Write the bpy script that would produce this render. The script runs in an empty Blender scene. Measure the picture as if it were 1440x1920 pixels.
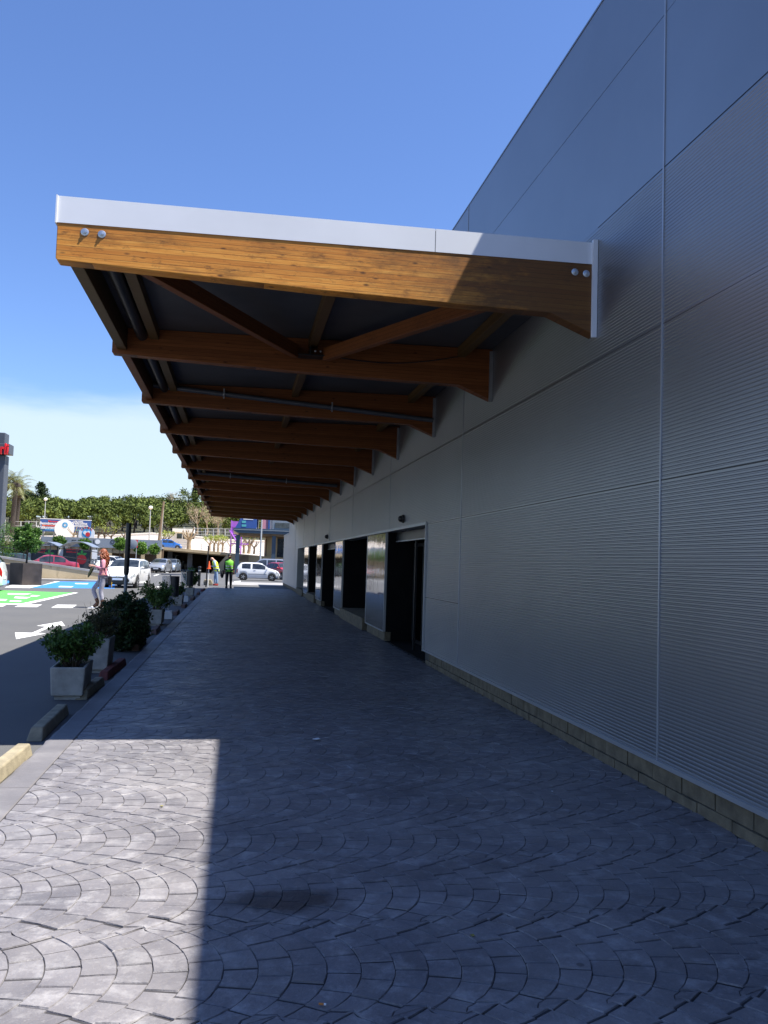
import bpy, bmesh, math, random
from mathutils import Vector, Matrix
R = math.radians
PI = math.pi
scene = bpy.context.scene
COL = scene.collection

# ------------------------------------------------------------------ camera
F_PX, EYE = 1600.0, 1.55                     # focal length in pixels of a 1920-high frame, eye height
_d = Vector(((444-720)/F_PX, -(1050-960)/F_PX, 1)).normalized()      # walking direction +Y seen from the camera
_g = Vector((0.031, 1.0, 0)); _g.z = -(_g.x*_d.x+_g.y*_d.y)/_d.z; _g.normalize()   # up, with the slight roll of the phone
_r = _g.cross(_d)
if _r.x < 0: _r = -_r
RIGHT = Vector((_r.x, _d.x, _g.x)); UP = Vector((_r.y, _d.y, _g.y)); FWD = Vector((_r.z, _d.z, _g.z))
cam_data = bpy.data.cameras.new('camera')
cam_data.sensor_fit = 'VERTICAL'; cam_data.sensor_height = 36.0
cam_data.lens = F_PX/1920*36.0
cam_data.clip_end = 5000; cam_data.clip_start = 0.05
cam = bpy.data.objects.new('camera', cam_data); COL.objects.link(cam)
cam.matrix_world = Matrix(((RIGHT.x, UP.x, -FWD.x, 0), (RIGHT.y, UP.y, -FWD.y, 0), (RIGHT.z, UP.z, -FWD.z, EYE), (0, 0, 0, 1)))
scene.camera = cam

def ray(px, py):
    return RIGHT*((px-720)/F_PX) + UP*(-(py-960)/F_PX) + FWD
def at(px, py, Y):                           # surveyed point at distance Y along the street
    v = ray(px, py); v = v*(Y/v.y); return Vector((v.x, v.y, v.z+EYE))
def gnd(px, py, z=0.0):
    v = ray(px, py); t = (z-EYE)/v.z; return Vector((v.x*t, v.y*t, z))

# ------------------------------------------------------------------ sky, sun, exposure
SUN_TO = Vector((0.468, -0.18, 1.0)).normalized()
world = bpy.data.worlds.new('World'); scene.world = world; world.use_nodes = True
nt = world.node_tree; nt.nodes.clear()
wo = nt.nodes.new('ShaderNodeOutputWorld'); bg = nt.nodes.new('ShaderNodeBackground')
sky = nt.nodes.new('ShaderNodeTexSky'); sky.sky_type = 'NISHITA'; sky.sun_disc = False
sky.sun_elevation = math.asin(SUN_TO.z); sky.sun_rotation = math.atan2(SUN_TO.x, SUN_TO.y)
sky.altitude = 20; sky.air_density = 1.0; sky.dust_density = 0.35; sky.ozone_density = 2.2
SKY_STRENGTH = 0.072
bg.inputs['Strength'].default_value = SKY_STRENGTH
# a veil of thin high cloud that thickens towards the horizon all the way round
tc = nt.nodes.new('ShaderNodeTexCoord'); sep = nt.nodes.new('ShaderNodeSeparateXYZ')
nt.links.new(tc.outputs['Generated'], sep.inputs[0])
mp = nt.nodes.new('ShaderNodeMapping'); mp.inputs['Scale'].default_value = (1.6, 1.6, 9.0)
nt.links.new(tc.outputs['Generated'], mp.inputs['Vector'])
nz = nt.nodes.new('ShaderNodeTexNoise'); nz.inputs['Scale'].default_value = 1.7; nz.inputs['Detail'].default_value = 6; nz.inputs['Roughness'].default_value = 0.55
nt.links.new(mp.outputs[0], nz.inputs['Vector'])
ad = nt.nodes.new('ShaderNodeMath'); ad.operation = 'MULTIPLY_ADD'; ad.inputs[1].default_value = 0.10
nt.links.new(nz.outputs['Fac'], ad.inputs[0]); nt.links.new(sep.outputs['Z'], ad.inputs[2])
mr = nt.nodes.new('ShaderNodeMapRange'); mr.interpolation_type = 'SMOOTHSTEP'
mr.inputs['From Min'].default_value = 0.238; mr.inputs['From Max'].default_value = 0.198
mr.inputs['To Min'].default_value = 0.0; mr.inputs['To Max'].default_value = 0.85
nt.links.new(ad.outputs[0], mr.inputs['Value'])
mx = nt.nodes.new('ShaderNodeMix'); mx.data_type = 'RGBA'
mx.inputs['B'].default_value = (5.2, 6.3, 7.0, 1)
nt.links.new(mr.outputs[0], mx.inputs['Factor']); hs = nt.nodes.new('ShaderNodeMix'); hs.data_type = 'RGBA'; hs.blend_type = 'MULTIPLY'; hs.inputs['Factor'].default_value = 1.0
hs.inputs['B'].default_value = (0.86, 1.02, 1.38, 1)           # deep Mediterranean blue
nt.links.new(sky.outputs[0], hs.inputs['A']); nt.links.new(hs.outputs['Result'], mx.inputs['A'])
nt.links.new(mx.outputs['Result'], bg.inputs['Color']); nt.links.new(bg.outputs[0], wo.inputs['Surface'])

sun_data = bpy.data.lights.new('sun', 'SUN'); sun_data.energy = 5.0; sun_data.angle = R(0.53); sun_data.color = (1.0, 0.955, 0.88)
sun = bpy.data.objects.new('sun', sun_data); COL.objects.link(sun)
sun.rotation_euler = (-SUN_TO).to_track_quat('-Z', 'Y').to_euler()
vs = scene.view_settings
vs.view_transform = 'Standard'; vs.look = 'None'; vs.gamma = 1.0; vs.exposure = 1.08; vs.use_curve_mapping = False
scene.cycles.max_bounces = 8; scene.cycles.diffuse_bounces = 4; scene.cycles.glossy_bounces = 4; scene.cycles.transparent_max_bounces = 8
scene.cycles.caustics_reflective = False; scene.cycles.caustics_refractive = False

# ------------------------------------------------------------------ materials
MATS = {}
def nm(name):
    m = bpy.data.materials.new(name); m.use_nodes = True
    t = m.node_tree; b = t.nodes['Principled BSDF']; MATS[name] = m
    return m, t, b
def rgba(c): return (c[0], c[1], c[2], 1)
def N(t, kind, **kw):
    n = t.nodes.new(kind)
    for k, v in kw.items(): setattr(n, k, v)
    return n
def coords(t, kind='Object', scale=(1, 1, 1), loc=(0, 0, 0)):
    if kind == 'World':
        c = N(t, 'ShaderNodeNewGeometry').outputs['Position']
    else:
        c = N(t, 'ShaderNodeTexCoord').outputs[kind]
    m = N(t, 'ShaderNodeMapping'); m.inputs['Scale'].default_value = scale; m.inputs['Location'].default_value = loc
    t.links.new(c, m.inputs['Vector']); return m.outputs[0]
def noise(t, vec, scale, detail=4, rough=0.55):
    n = N(t, 'ShaderNodeTexNoise'); n.inputs['Scale'].default_value = scale; n.inputs['Detail'].default_value = detail; n.inputs['Roughness'].default_value = rough
    t.links.new(vec, n.inputs['Vector']); return n.outputs['Fac']
def ramp(t, fac, stops):
    r = N(t, 'ShaderNodeValToRGB'); e = r.color_ramp.elements
    while len(e) < len(stops): e.new(0.5)
    for i, (p, c) in enumerate(stops):
        e[i].position = p; e[i].color = rgba(c) if len(c) == 3 else c
    t.links.new(fac, r.inputs[0]); return r.outputs[0]
def mixc(t, fac, a, b, mode='MIX'):
    m = N(t, 'ShaderNodeMix', data_type='RGBA', blend_type=mode)
    for k, v in (('Factor', fac), ('A', a), ('B', b)):
        if hasattr(v, 'node'): t.links.new(v, m.inputs[k])
        elif k == 'Factor': m.inputs[k].default_value = v
        else: m.inputs[k].default_value = rgba(v)
    return m.outputs['Result']
def rng(t, v, a, b, c, d):
    m = N(t, 'ShaderNodeMapRange'); m.inputs['From Min'].default_value = a; m.inputs['From Max'].default_value = b
    m.inputs['To Min'].default_value = c; m.inputs['To Max'].default_value = d; t.links.new(v, m.inputs['Value']); return m.outputs[0]
def bump(t, b, h, strength=0.3, dist=0.01):
    n = N(t, 'ShaderNodeBump'); n.inputs['Strength'].default_value = strength; n.inputs['Distance'].default_value = dist
    t.links.new(h, n.inputs['Height']); t.links.new(n.outputs[0], b.inputs['Normal'])
def simple(name, c, rough=0.6, metal=0.0, var=0.18, scale=6.0, bmp=0.0, bscale=60, coord='Object', coat=0.0, emit=None, spec=0.5):
    m, t, b = nm(name)
    v = coords(t, coord)
    f = noise(t, v, scale)
    dark = [x*(1-var) for x in c]; light = [min(1, x*(1+var)) for x in c]
    t.links.new(ramp(t, f, [(0.32, dark), (0.68, light)]), b.inputs['Base Color'])
    b.inputs['Roughness'].default_value = rough; b.inputs['Metallic'].default_value = metal
    b.inputs['Coat Weight'].default_value = coat; b.inputs['Coat Roughness'].default_value = 0.04
    b.inputs['Specular IOR Level'].default_value = spec
    if bmp: bump(t, b, noise(t, v, bscale, 5), bmp, 0.01)
    return m
def leafmat(name, dark, light, trans=0.25):
    m, t, b = nm(name)
    g = N(t, 'ShaderNodeNewGeometry')
    c = ramp(t, g.outputs['Random Per Island'], [(0.0, dark), (0.75, light), (1.0, [min(1, x*1.5) for x in light])])
    t.links.new(c, b.inputs['Base Color']); b.inputs['Roughness'].default_value = 0.6 if 'pine' in name else 0.45; b.inputs['Specular IOR Level'].default_value = 0.1 if 'pine' in name else 0.3
    tr = N(t, 'ShaderNodeBsdfTranslucent'); t.links.new(c, tr.inputs['Color'])
    ms = N(t, 'ShaderNodeMixShader'); ms.inputs[0].default_value = trans
    t.links.new(b.outputs[0], ms.inputs[1]); t.links.new(tr.outputs[0], ms.inputs[2])
    t.links.new(ms.outputs[0], t.nodes['Material Output'].inputs['Surface'])
    return m

def build_materials():
    # worn asphalt
    m, t, b = nm('asphalt'); v = coords(t, 'World')
    base = ramp(t, noise(t, v, 0.35, 6, 0.6), [(0.3, (.066, .066, .068)), (0.7, (.092, .090, .088))])
    base = mixc(t, rng(t, noise(t, v, 90, 3), .35, .75, 0, .5), base, (.17, .168, .16))
    base = mixc(t, rng(t, noise(t, v, 2.3, 5, .7), .58, .72, 0, .55), base, (.06, .06, .062))
    t.links.new(base, b.inputs['Base Color']); b.inputs['Roughness'].default_value = .85
    bump(t, b, noise(t, v, 140, 3), .5, .004)
    # stamped concrete stones: mauve grey sealer, dusty wear, dark drips
    m, t, b = nm('stamped_concrete'); v = coords(t, 'World')
    base = ramp(t, noise(t, v, 1.1, 6, .62), [(.28, (.125, .118, .128)), (.5, (.19, .178, .185)), (.72, (.27, .255, .258))])
    base = mixc(t, rng(t, noise(t, v, 7, 6, .7), .5, .70, 0, .7), base, (.40, .385, .385))
    base = mixc(t, rng(t, noise(t, v, 5.2, 5, .7), .52, .25, 0, .55), base, (.10, .095, .105))
    base = mixc(t, rng(t, noise(t, v, 45, 4, .7), .55, .8, 0, .4), base, (.40, .385, .38))
    vg = N(t, 'ShaderNodeTexVoronoi'); vg.inputs['Scale'].default_value = 1.9; t.links.new(v, vg.inputs['Vector'])
    base = mixc(t, rng(t, vg.outputs['Distance'], .028, .036, .75, 0), base, (.075, .07, .075))
    sc = noise(t, coords(t, 'World', (1.2, 5.5, 1)), 3.2, 6, .78)
    base = mixc(t, rng(t, sc, .62, .72, 0, .55), base, (.44, .425, .42))
    bl_ = noise(t, v, .55, 4, .6)
    base = mixc(t, rng(t, bl_, .52, .70, 0, .5), base, (.105, .10, .108))
    # every stone a touch lighter or darker than its neighbour
    oi = N(t, 'ShaderNodeObjectInfo'); an = N(t, 'ShaderNodeAttribute', attribute_name='tone')
    sm = N(t, 'ShaderNodeMath', operation='ADD'); t.links.new(oi.outputs['Random'], sm.inputs[0]); t.links.new(an.outputs['Fac'], sm.inputs[1])
    fr_ = N(t, 'ShaderNodeMath', operation='FRACT'); t.links.new(sm.outputs[0], fr_.inputs[0])
    tn = rng(t, fr_.outputs[0], 0, 1, .89, 1.09)
    cb = N(t, 'ShaderNodeCombineColor'); [t.links.new(tn, cb.inputs[q]) for q in range(3)]
    base = mixc(t, 1.0, base, cb.outputs[0], 'MULTIPLY')
    # one oily stain where something was spilt
    d = N(t, 'ShaderNodeVectorMath', operation='DISTANCE'); d.inputs[1].default_value = (STAIN.x*1.0, STAIN.y*1.9, 0)
    v2 = coords(t, 'World', (1, 1.9, 0)); t.links.new(v2, d.inputs[0])
    nadd = N(t, 'ShaderNodeMath', operation='MULTIPLY_ADD'); nadd.inputs[1].default_value = .34
    t.links.new(noise(t, v, 5.5, 5, .7), nadd.inputs[0]); t.links.new(d.outputs['Value'], nadd.inputs[2])
    base = mixc(t, rng(t, nadd.outputs[0], .50, .36, 0, .8), base, (.035, .028, .028))
    t.links.new(base, b.inputs['Base Color'])
    t.links.new(rng(t, noise(t, v, 3.1, 5, .65), .3, .7, .36, .62), b.inputs['Roughness'])
    h = N(t, 'ShaderNodeMath', operation='MULTIPLY_ADD'); h.inputs[1].default_value = .45
    t.links.new(noise(t, v, 60, 5, .65), h.inputs[0]); t.links.new(noise(t, v, 13, 5, .6), h.inputs[2])
    bump(t, b, h.outputs[0], .75, .010)
    m, t, b = nm('joint_concrete'); v = coords(t, 'World')
    base = ramp(t, noise(t, v, 6, 5, .7), [(.35, (.028, .026, .028)), (.62, (.05, .047, .05)), (.85, (.17, .16, .16))])
    t.links.new(base, b.inputs['Base Color']); b.inputs['Roughness'].default_value = .9
    m, t, b = nm('trowelled_concrete'); v = coords(t, 'World')
    base = ramp(t, noise(t, v, 1.6, 6, .65), [(.3, (.12, .114, .12)), (.55, (.175, .166, .17)), (.75, (.26, .247, .247))])
    t.links.new(base, b.inputs['Base Color']); b.inputs['Roughness'].default_value = .55
    bump(t, b, noise(t, v, 35, 5, .65), .5, .006)
    # silver coil-coated sandwich panel
    m, t, b = nm('silver_panel'); v = coords(t, 'World')
    base = ramp(t, noise(t, coords(t, 'World', (1, .5, .5)), .8, 5, .6), [(.3, (.28, .29, .305)), (.7, (.33, .34, .355))])
    base = mixc(t, rng(t, noise(t, coords(t, 'World', (1, 5, .25)), 1.0, 4, .6), .58, .8, 0, .10), base, (.26, .26, .26))
    t.links.new(base, b.inputs['Base Color']); b.inputs['Metallic'].default_value = .86
    b.inputs['Roughness'].default_value = .38
    m, t, b = nm('polished_steel'); v = coords(t, 'World')
    b.inputs['Base Color'].default_value = (.50, .51, .53, 1); b.inputs['Metallic'].default_value = 1.0
    t.links.new(rng(t, noise(t, v, 6, 5, .7), .35, .75, .035, .11), b.inputs['Roughness'])
    bump(t, b, noise(t, coords(t, 'World', (1, 1.3, 1.0)), 2.0, 3), .16, .02)
    simple('trim_metal', (.40, .42, .45), .4, .6, .06, 2)
    simple('white_flashing', (.80, .815, .84), .45, .05, .05, 1.2, .05, 4)
    simple('dark_metal', (.022, .024, .027), .45, .2, .2, 4)
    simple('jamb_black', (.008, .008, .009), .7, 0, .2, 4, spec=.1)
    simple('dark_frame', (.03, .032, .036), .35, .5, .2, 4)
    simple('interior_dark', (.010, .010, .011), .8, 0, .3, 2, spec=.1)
    simple('black_plastic', (.012, .012, .013), .35, 0, .1, 8)
    simple('rubber', (.018, .018, .019), .75, 0, .2, 30)
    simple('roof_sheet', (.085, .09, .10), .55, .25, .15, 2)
    simple('steel_grey', (.34, .36, .39), .42, .6, .12, 6)
    simple('zinc', (.50, .52, .54), .35, .85, .15, 30)
    simple('pipe_grey', (.10, .115, .14), .4, .1, .15, 5)
    simple('chrome', (.75, .76, .78), .12, 1.0, .05, 9)
    # glass
    m, t, b = nm('shop_glass')
    gl = N(t, 'ShaderNodeBsdfGlossy'); gl.inputs['Roughness'].default_value = .02; gl.inputs['Color'].default_value = (.85, .9, .95, 1)
    tp = N(t, 'ShaderNodeBsdfTransparent'); tp.inputs['Color'].default_value = (.30, .34, .34, 1)
    fr = N(t, 'ShaderNodeFresnel'); fr.inputs['IOR'].default_value = 1.45
    ms = N(t, 'ShaderNodeMixShader'); t.links.new(fr.outputs[0], ms.inputs[0]); t.links.new(tp.outputs[0], ms.inputs[1]); t.links.new(gl.outputs[0], ms.inputs[2])
    t.links.new(ms.outputs[0], t.nodes['Material Output'].inputs['Surface'])
    m, t, b = nm('car_glass')
    b.inputs['Base Color'].default_value = (.022, .030, .036, 1); b.inputs['Roughness'].default_value = .05; b.inputs['Specular IOR Level'].default_value = .75
    v = coords(t, 'Object'); t.links.new(ramp(t, noise(t, v, 2.5, 3), [(.35, (.012, .016, .02)), (.7, (.05, .06, .07))]), b.inputs['Base Color'])
    # glulam
    def wood(name, cols, dark, stain, end=False):
        m, t, b = nm(name); v = coords(t, 'Object')
        sp = N(t, 'ShaderNodeSeparateXYZ'); t.links.new(v, sp.inputs[0])
        lay = N(t, 'ShaderNodeMath', operation='SNAP'); lay.inputs[1].default_value = .042; t.links.new(sp.outputs['Z'], lay.inputs[0])
        wn = N(t, 'ShaderNodeTexWhiteNoise', noise_dimensions='1D'); t.links.new(lay.outputs[0], wn.inputs['W'])
        cmb = N(t, 'ShaderNodeCombineXYZ'); t.links.new(wn.outputs['Value'], cmb.inputs['X'])
        off = N(t, 'ShaderNodeVectorMath', operation='MULTIPLY_ADD'); off.inputs[1].default_value = (40, 0, 0); t.links.new(cmb.outputs[0], off.inputs[0]); t.links.new(v, off.inputs[2])
        ms_ = N(t, 'ShaderNodeMapping'); ms_.inputs['Scale'].default_value = (1.1, 14, 24); t.links.new(off.outputs[0], ms_.inputs['Vector'])
        g = noise(t, ms_.outputs[0], 3.2, 6, .62)
        c = ramp(t, g, [(.25, cols[0]), (.5, cols[1]), (.75, cols[2])])
        c = mixc(t, rng(t, wn.outputs['Value'], 0, 1, 0, .75), c, [x*.85 for x in cols[0]])
        # knots
        kv = N(t, 'ShaderNodeMapping'); kv.inputs['Scale'].default_value = (4.5, 6, 11); t.links.new(off.outputs[0], kv.inputs['Vector'])
        vo = N(t, 'ShaderNodeTexVoronoi'); vo.inputs['Scale'].default_value = 1.0; t.links.new(kv.outputs[0], vo.inputs['Vector'])
        c = mixc(t, rng(t, vo.outputs['Distance'], .05, .15, .85, 0), c, dark)
        # lamella glue lines
        fr = N(t, 'ShaderNodeMath', operation='FRACT'); dv = N(t, 'ShaderNodeMath', operation='DIVIDE'); dv.inputs[1].default_value = .042
        t.links.new(sp.outputs['Z'], dv.inputs[0]); t.links.new(dv.outputs[0], fr.inputs[0])
        gl_ = rng(t, fr.outputs[0], .0, .16, .75, 0)
        c = mixc(t, gl_, c, dark)
        # checks and weather stains
        ck = noise(t, coords(t, 'Object', (.9, 5, 26)), 2.6, 6, .7)
        c = mixc(t, rng(t, ck, .63, .72, 0, .75), c, dark)
        st = noise(t, coords(t, 'Object', (.8, 2, 3.2), (1.3, 0, .4)), 1.4, 6, .7)
        c = mixc(t, rng(t, st, .53, .74, 0, stain), c, [x*.9 for x in dark])
        if end:   # weather stains; the darkening towards the wall also paints in the end's shade
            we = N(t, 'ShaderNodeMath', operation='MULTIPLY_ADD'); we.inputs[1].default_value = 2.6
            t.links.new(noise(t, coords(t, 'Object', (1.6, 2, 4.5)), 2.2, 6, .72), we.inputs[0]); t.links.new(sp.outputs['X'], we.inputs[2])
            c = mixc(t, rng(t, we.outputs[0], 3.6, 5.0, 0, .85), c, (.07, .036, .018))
            wt = noise(t, coords(t, 'Object', (3.5, 2, 9)), 2.0, 6, .75)
            c = mixc(t, rng(t, wt, .55, .68, 0, .7), c, (.10, .045, .018))
        t.links.new(c, b.inputs['Base Color']); b.inputs['Roughness'].default_value = .55; b.inputs['Specular IOR Level'].default_value = .3
        bump(t, b, g, .25, .004)
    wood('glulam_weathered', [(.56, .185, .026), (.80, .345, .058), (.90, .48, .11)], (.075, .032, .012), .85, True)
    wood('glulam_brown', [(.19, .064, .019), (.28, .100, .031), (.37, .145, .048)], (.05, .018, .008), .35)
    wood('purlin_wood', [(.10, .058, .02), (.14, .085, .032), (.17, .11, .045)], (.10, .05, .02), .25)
    # concrete, stone
    simple('block_concrete', (.17, .14, .09), .9, 0, .3, 9, .6, 70, 'World')
    simple('planter_concrete', (.40, .385, .34), .85, 0, .22, 7, .5, 90)
    simple('stop_concrete', (.29, .25, .17), .9, 0, .25, 8, .5, 80)
    simple('stop_red', (.17, .045, .035), .85, 0, .3, 8, .5, 80)
    simple('stop_brown', (.16, .095, .07), .9, 0, .3, 8, .5, 80)
    simple('soil', (.035, .025, .018), .95, 0, .4, 20, .8, 50)
    m, t, b = nm('stained_render'); v = coords(t, 'World')
    c = ramp(t, noise(t, v, .7, 5), [(.3, (.44, .34, .20)), (.7, (.60, .48, .30))])
    c = mixc(t, rng(t, noise(t, coords(t, 'World', (1, 1, .25)), 1.5, 5, .7), .56, .7, 0, .65), c, (.22, .16, .09))
    t.links.new(c, b.inputs['Base Color']); b.inputs['Roughness'].default_value = .9
    simple('beige_concrete', (.50, .38, .22), .9, 0, .16, .6, 0, 50, 'World')
    simple('white_wall', (.88, .88, .87), .85, 0, .06, .3, 0, 50, 'World')
    simple('grey_concrete', (.30, .29, .28), .9, 0, .2, .8, 0, 50, 'World')
    simple('cube_steel', (.055, .043, .036), .6, .3, .4, 1.6, .1, 20, 'World')
    simple('fascia_grey', (.25, .28, .32), .5, .1, .08, .5)
    simple('white_paint', (.72, .72, .70), .6, 0, .08, 5, .1, 60)
    simple('cabin_white', (.75, .74, .70), .6, 0, .05, 1)
    simple('blue_metal', (.045, .075, .11), .45, .2, .15, .6)
    simple('grey_metal', (.22, .25, .28), .5, .2, .1, 1)
    simple('wall_brown', (.22, .15, .09), .85, 0, .2, 1)
    simple('purple_paint', (.30, .10, .50), .5, 0, .15, 1)
    simple('sign_blue', (.035, .09, .30), .45, 0, .06, 1)
    simple('sign_white', (.78, .79, .80), .5, 0, .03, 1)
    simple('sign_cyan', (.05, .32, .62), .5, 0, .1, 1)
    simple('sign_red', (.62, .03, .035), .45, 0, .08, 2)
    simple('sign_green', (.05, .40, .07), .45, 0, .08, 2)
    simple('sign_teal', (.10, .42, .42), .45, 0, .08, 2)
    simple('sign_dark', (.03, .035, .045), .45, 0, .1, 1)
    simple('tower_grey', (.075, .085, .105), .5, .1, .12, .6)
    simple('letter_red', (.75, .015, .02), .4, 0, .05, 3)
    simple('lamp_pole', (.52, .53, .52), .5, .4, .1, 3)
    simple('pole_wood', (.20, .15, .10), .85, 0, .25, 4)
    simple('cone_orange', (.75, .10, .02), .5, 0, .1, 8)
    simple('butt_orange', (.55, .20, .05), .8, 0, .15, 200)
    simple('dry_leaf', (.25, .22, .06), .8, 0, .2, 90)
    # road paint, worn
    def paint(name, c, wear):
        m, t, b = nm(name); v = coords(t, 'World')
        f = rng(t, noise(t, v, 4.5, 6, .75), .58, .74, 0, wear)
        t.links.new(mixc(t, f, mixc(t, rng(t, noise(t, v, .8, 4), .3, .7, 0, .35), c, [x*.75 for x in c]), (.10, .10, .10)), b.inputs['Base Color']); b.inputs['Roughness'].default_value = .7
    paint('paint_white', (.74, .74, .72), .6); paint('paint_green', (.10, .44, .08), .5); paint('paint_blue', (.035, .21, .56), .5)
    # cars
    for n, c, mt in (('white', (.74, .75, .76), 0), ('silver', (.46, .48, .51), .6), ('silverblue', (.30, .37, .46), .5), ('red', (.42, .025, .035), 0), ('blue', (.02, .14, .50), .2),
                     ('darkgreen', (.03, .07, .065), .2), ('darkblue', (.03, .04, .06), .2), ('champagne', (.48, .46, .42), .5), ('crimson', (.33, .03, .06), .1)):
        simple('carpaint_'+n, c, .32, mt, .03, 1.5, 0, 50, 'Object', .9)
    simple('rim_alloy', (.42, .43, .45), .35, .7, .1, 10)
    simple('lamp_clear', (.55, .58, .62), .1, .3, .15, 20, 0, 50, 'Object', 1.0)
    simple('lamp_red', (.40, .015, .015), .15, 0, .1, 20, 0, 50, 'Object', 1.0)
    # plants
    leafmat('leaf_hedge', (.022, .050, .010), (.095, .175, .036))
    leafmat('leaf_dark', (.012, .026, .009), (.042, .082, .023))
    leafmat('leaf_twiggy', (.03, .032, .014), (.085, .085, .035))
    leafmat('leaf_bright', (.045, .10, .012), (.16, .29, .045), .35)
    leafmat('leaf_ball', (.03, .075, .012), (.10, .20, .035), .3)
    leafmat('leaf_spring', (.17, .22, .04), (.36, .42, .09), .4)
    leafmat('leaf_pine', (.028, .045, .011), (.115, .145, .033), .12)
    leafmat('leaf_pine_dark', (.015, .028, .012), (.05, .075, .03), .12)
    leafmat('leaf_palm', (.06, .075, .025), (.19, .20, .07), .25)
    leafmat('twig_pale', (.25, .20, .13), (.46, .38, .26), .1)
    simple('bark', (.085, .06, .042), .9, 0, .3, 12, .5, 40)
    simple('bark_pale', (.30, .24, .17), .9, 0, .3, 3, .4, 20)
    simple('bark_dark', (.05, .04, .033), .9, 0, .3, 3)
    simple('hill_earth', (.035, .036, .016), .95, 0, .3, .15, 0, 50, 'World')
    # people
    simple('skin', (.50, .28, .20), .55, 0, .06, 30)
    simple('skin_dark', (.16, .085, .055), .55, 0, .06, 30)
    simple('hair_red', (.26, .07, .025), .5, 0, .45, 45, .8, 60)
    simple('hair_black', (.012, .01, .01), .5, 0, .2, 60)
    simple('shirt_pink', (.62, .27, .33), .85, 0, .2, 14, .3, 40)
    simple('shirt_blue', (.30, .45, .58), .85, 0, .15, 14)
    simple('cloth_black', (.014, .014, .017), .85, 0, .2, 14)
    simple('jeans_lilac', (.36, .36, .44), .85, 0, .15, 18, .3, 60)
    simple('jeans_blue', (.22, .32, .48), .85, 0, .3, 22)
    simple('leather_brown', (.10, .042, .022), .5, 0, .3, 25, .2, 60)
    simple('cloth_olive', (.10, .11, .05), .9, 0, .2, 20)
    simple('bag_yellow', (.50, .33, .03), .7, 0, .15, 15)
    simple('vest_lime', (.62, .78, .04), .7, 0, .08, 12)
    simple('vest_green', (.20, .62, .06), .7, 0, .08, 12)
    simple('vest_band', (.60, .62, .58), .35, .3, .05, 12)
    simple('shoe_red', (.55, .04, .03), .6, 0, .1, 20)
    m, t, b = nm('clear_plastic'); b.inputs['Base Color'].default_value = (.5, .54, .56, 1); b.inputs['Roughness'].default_value = .12; b.inputs['Alpha'].default_value = .38

STAIN = gnd(530, 1688)
build_materials()
def M_(n): return MATS[n]

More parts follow.
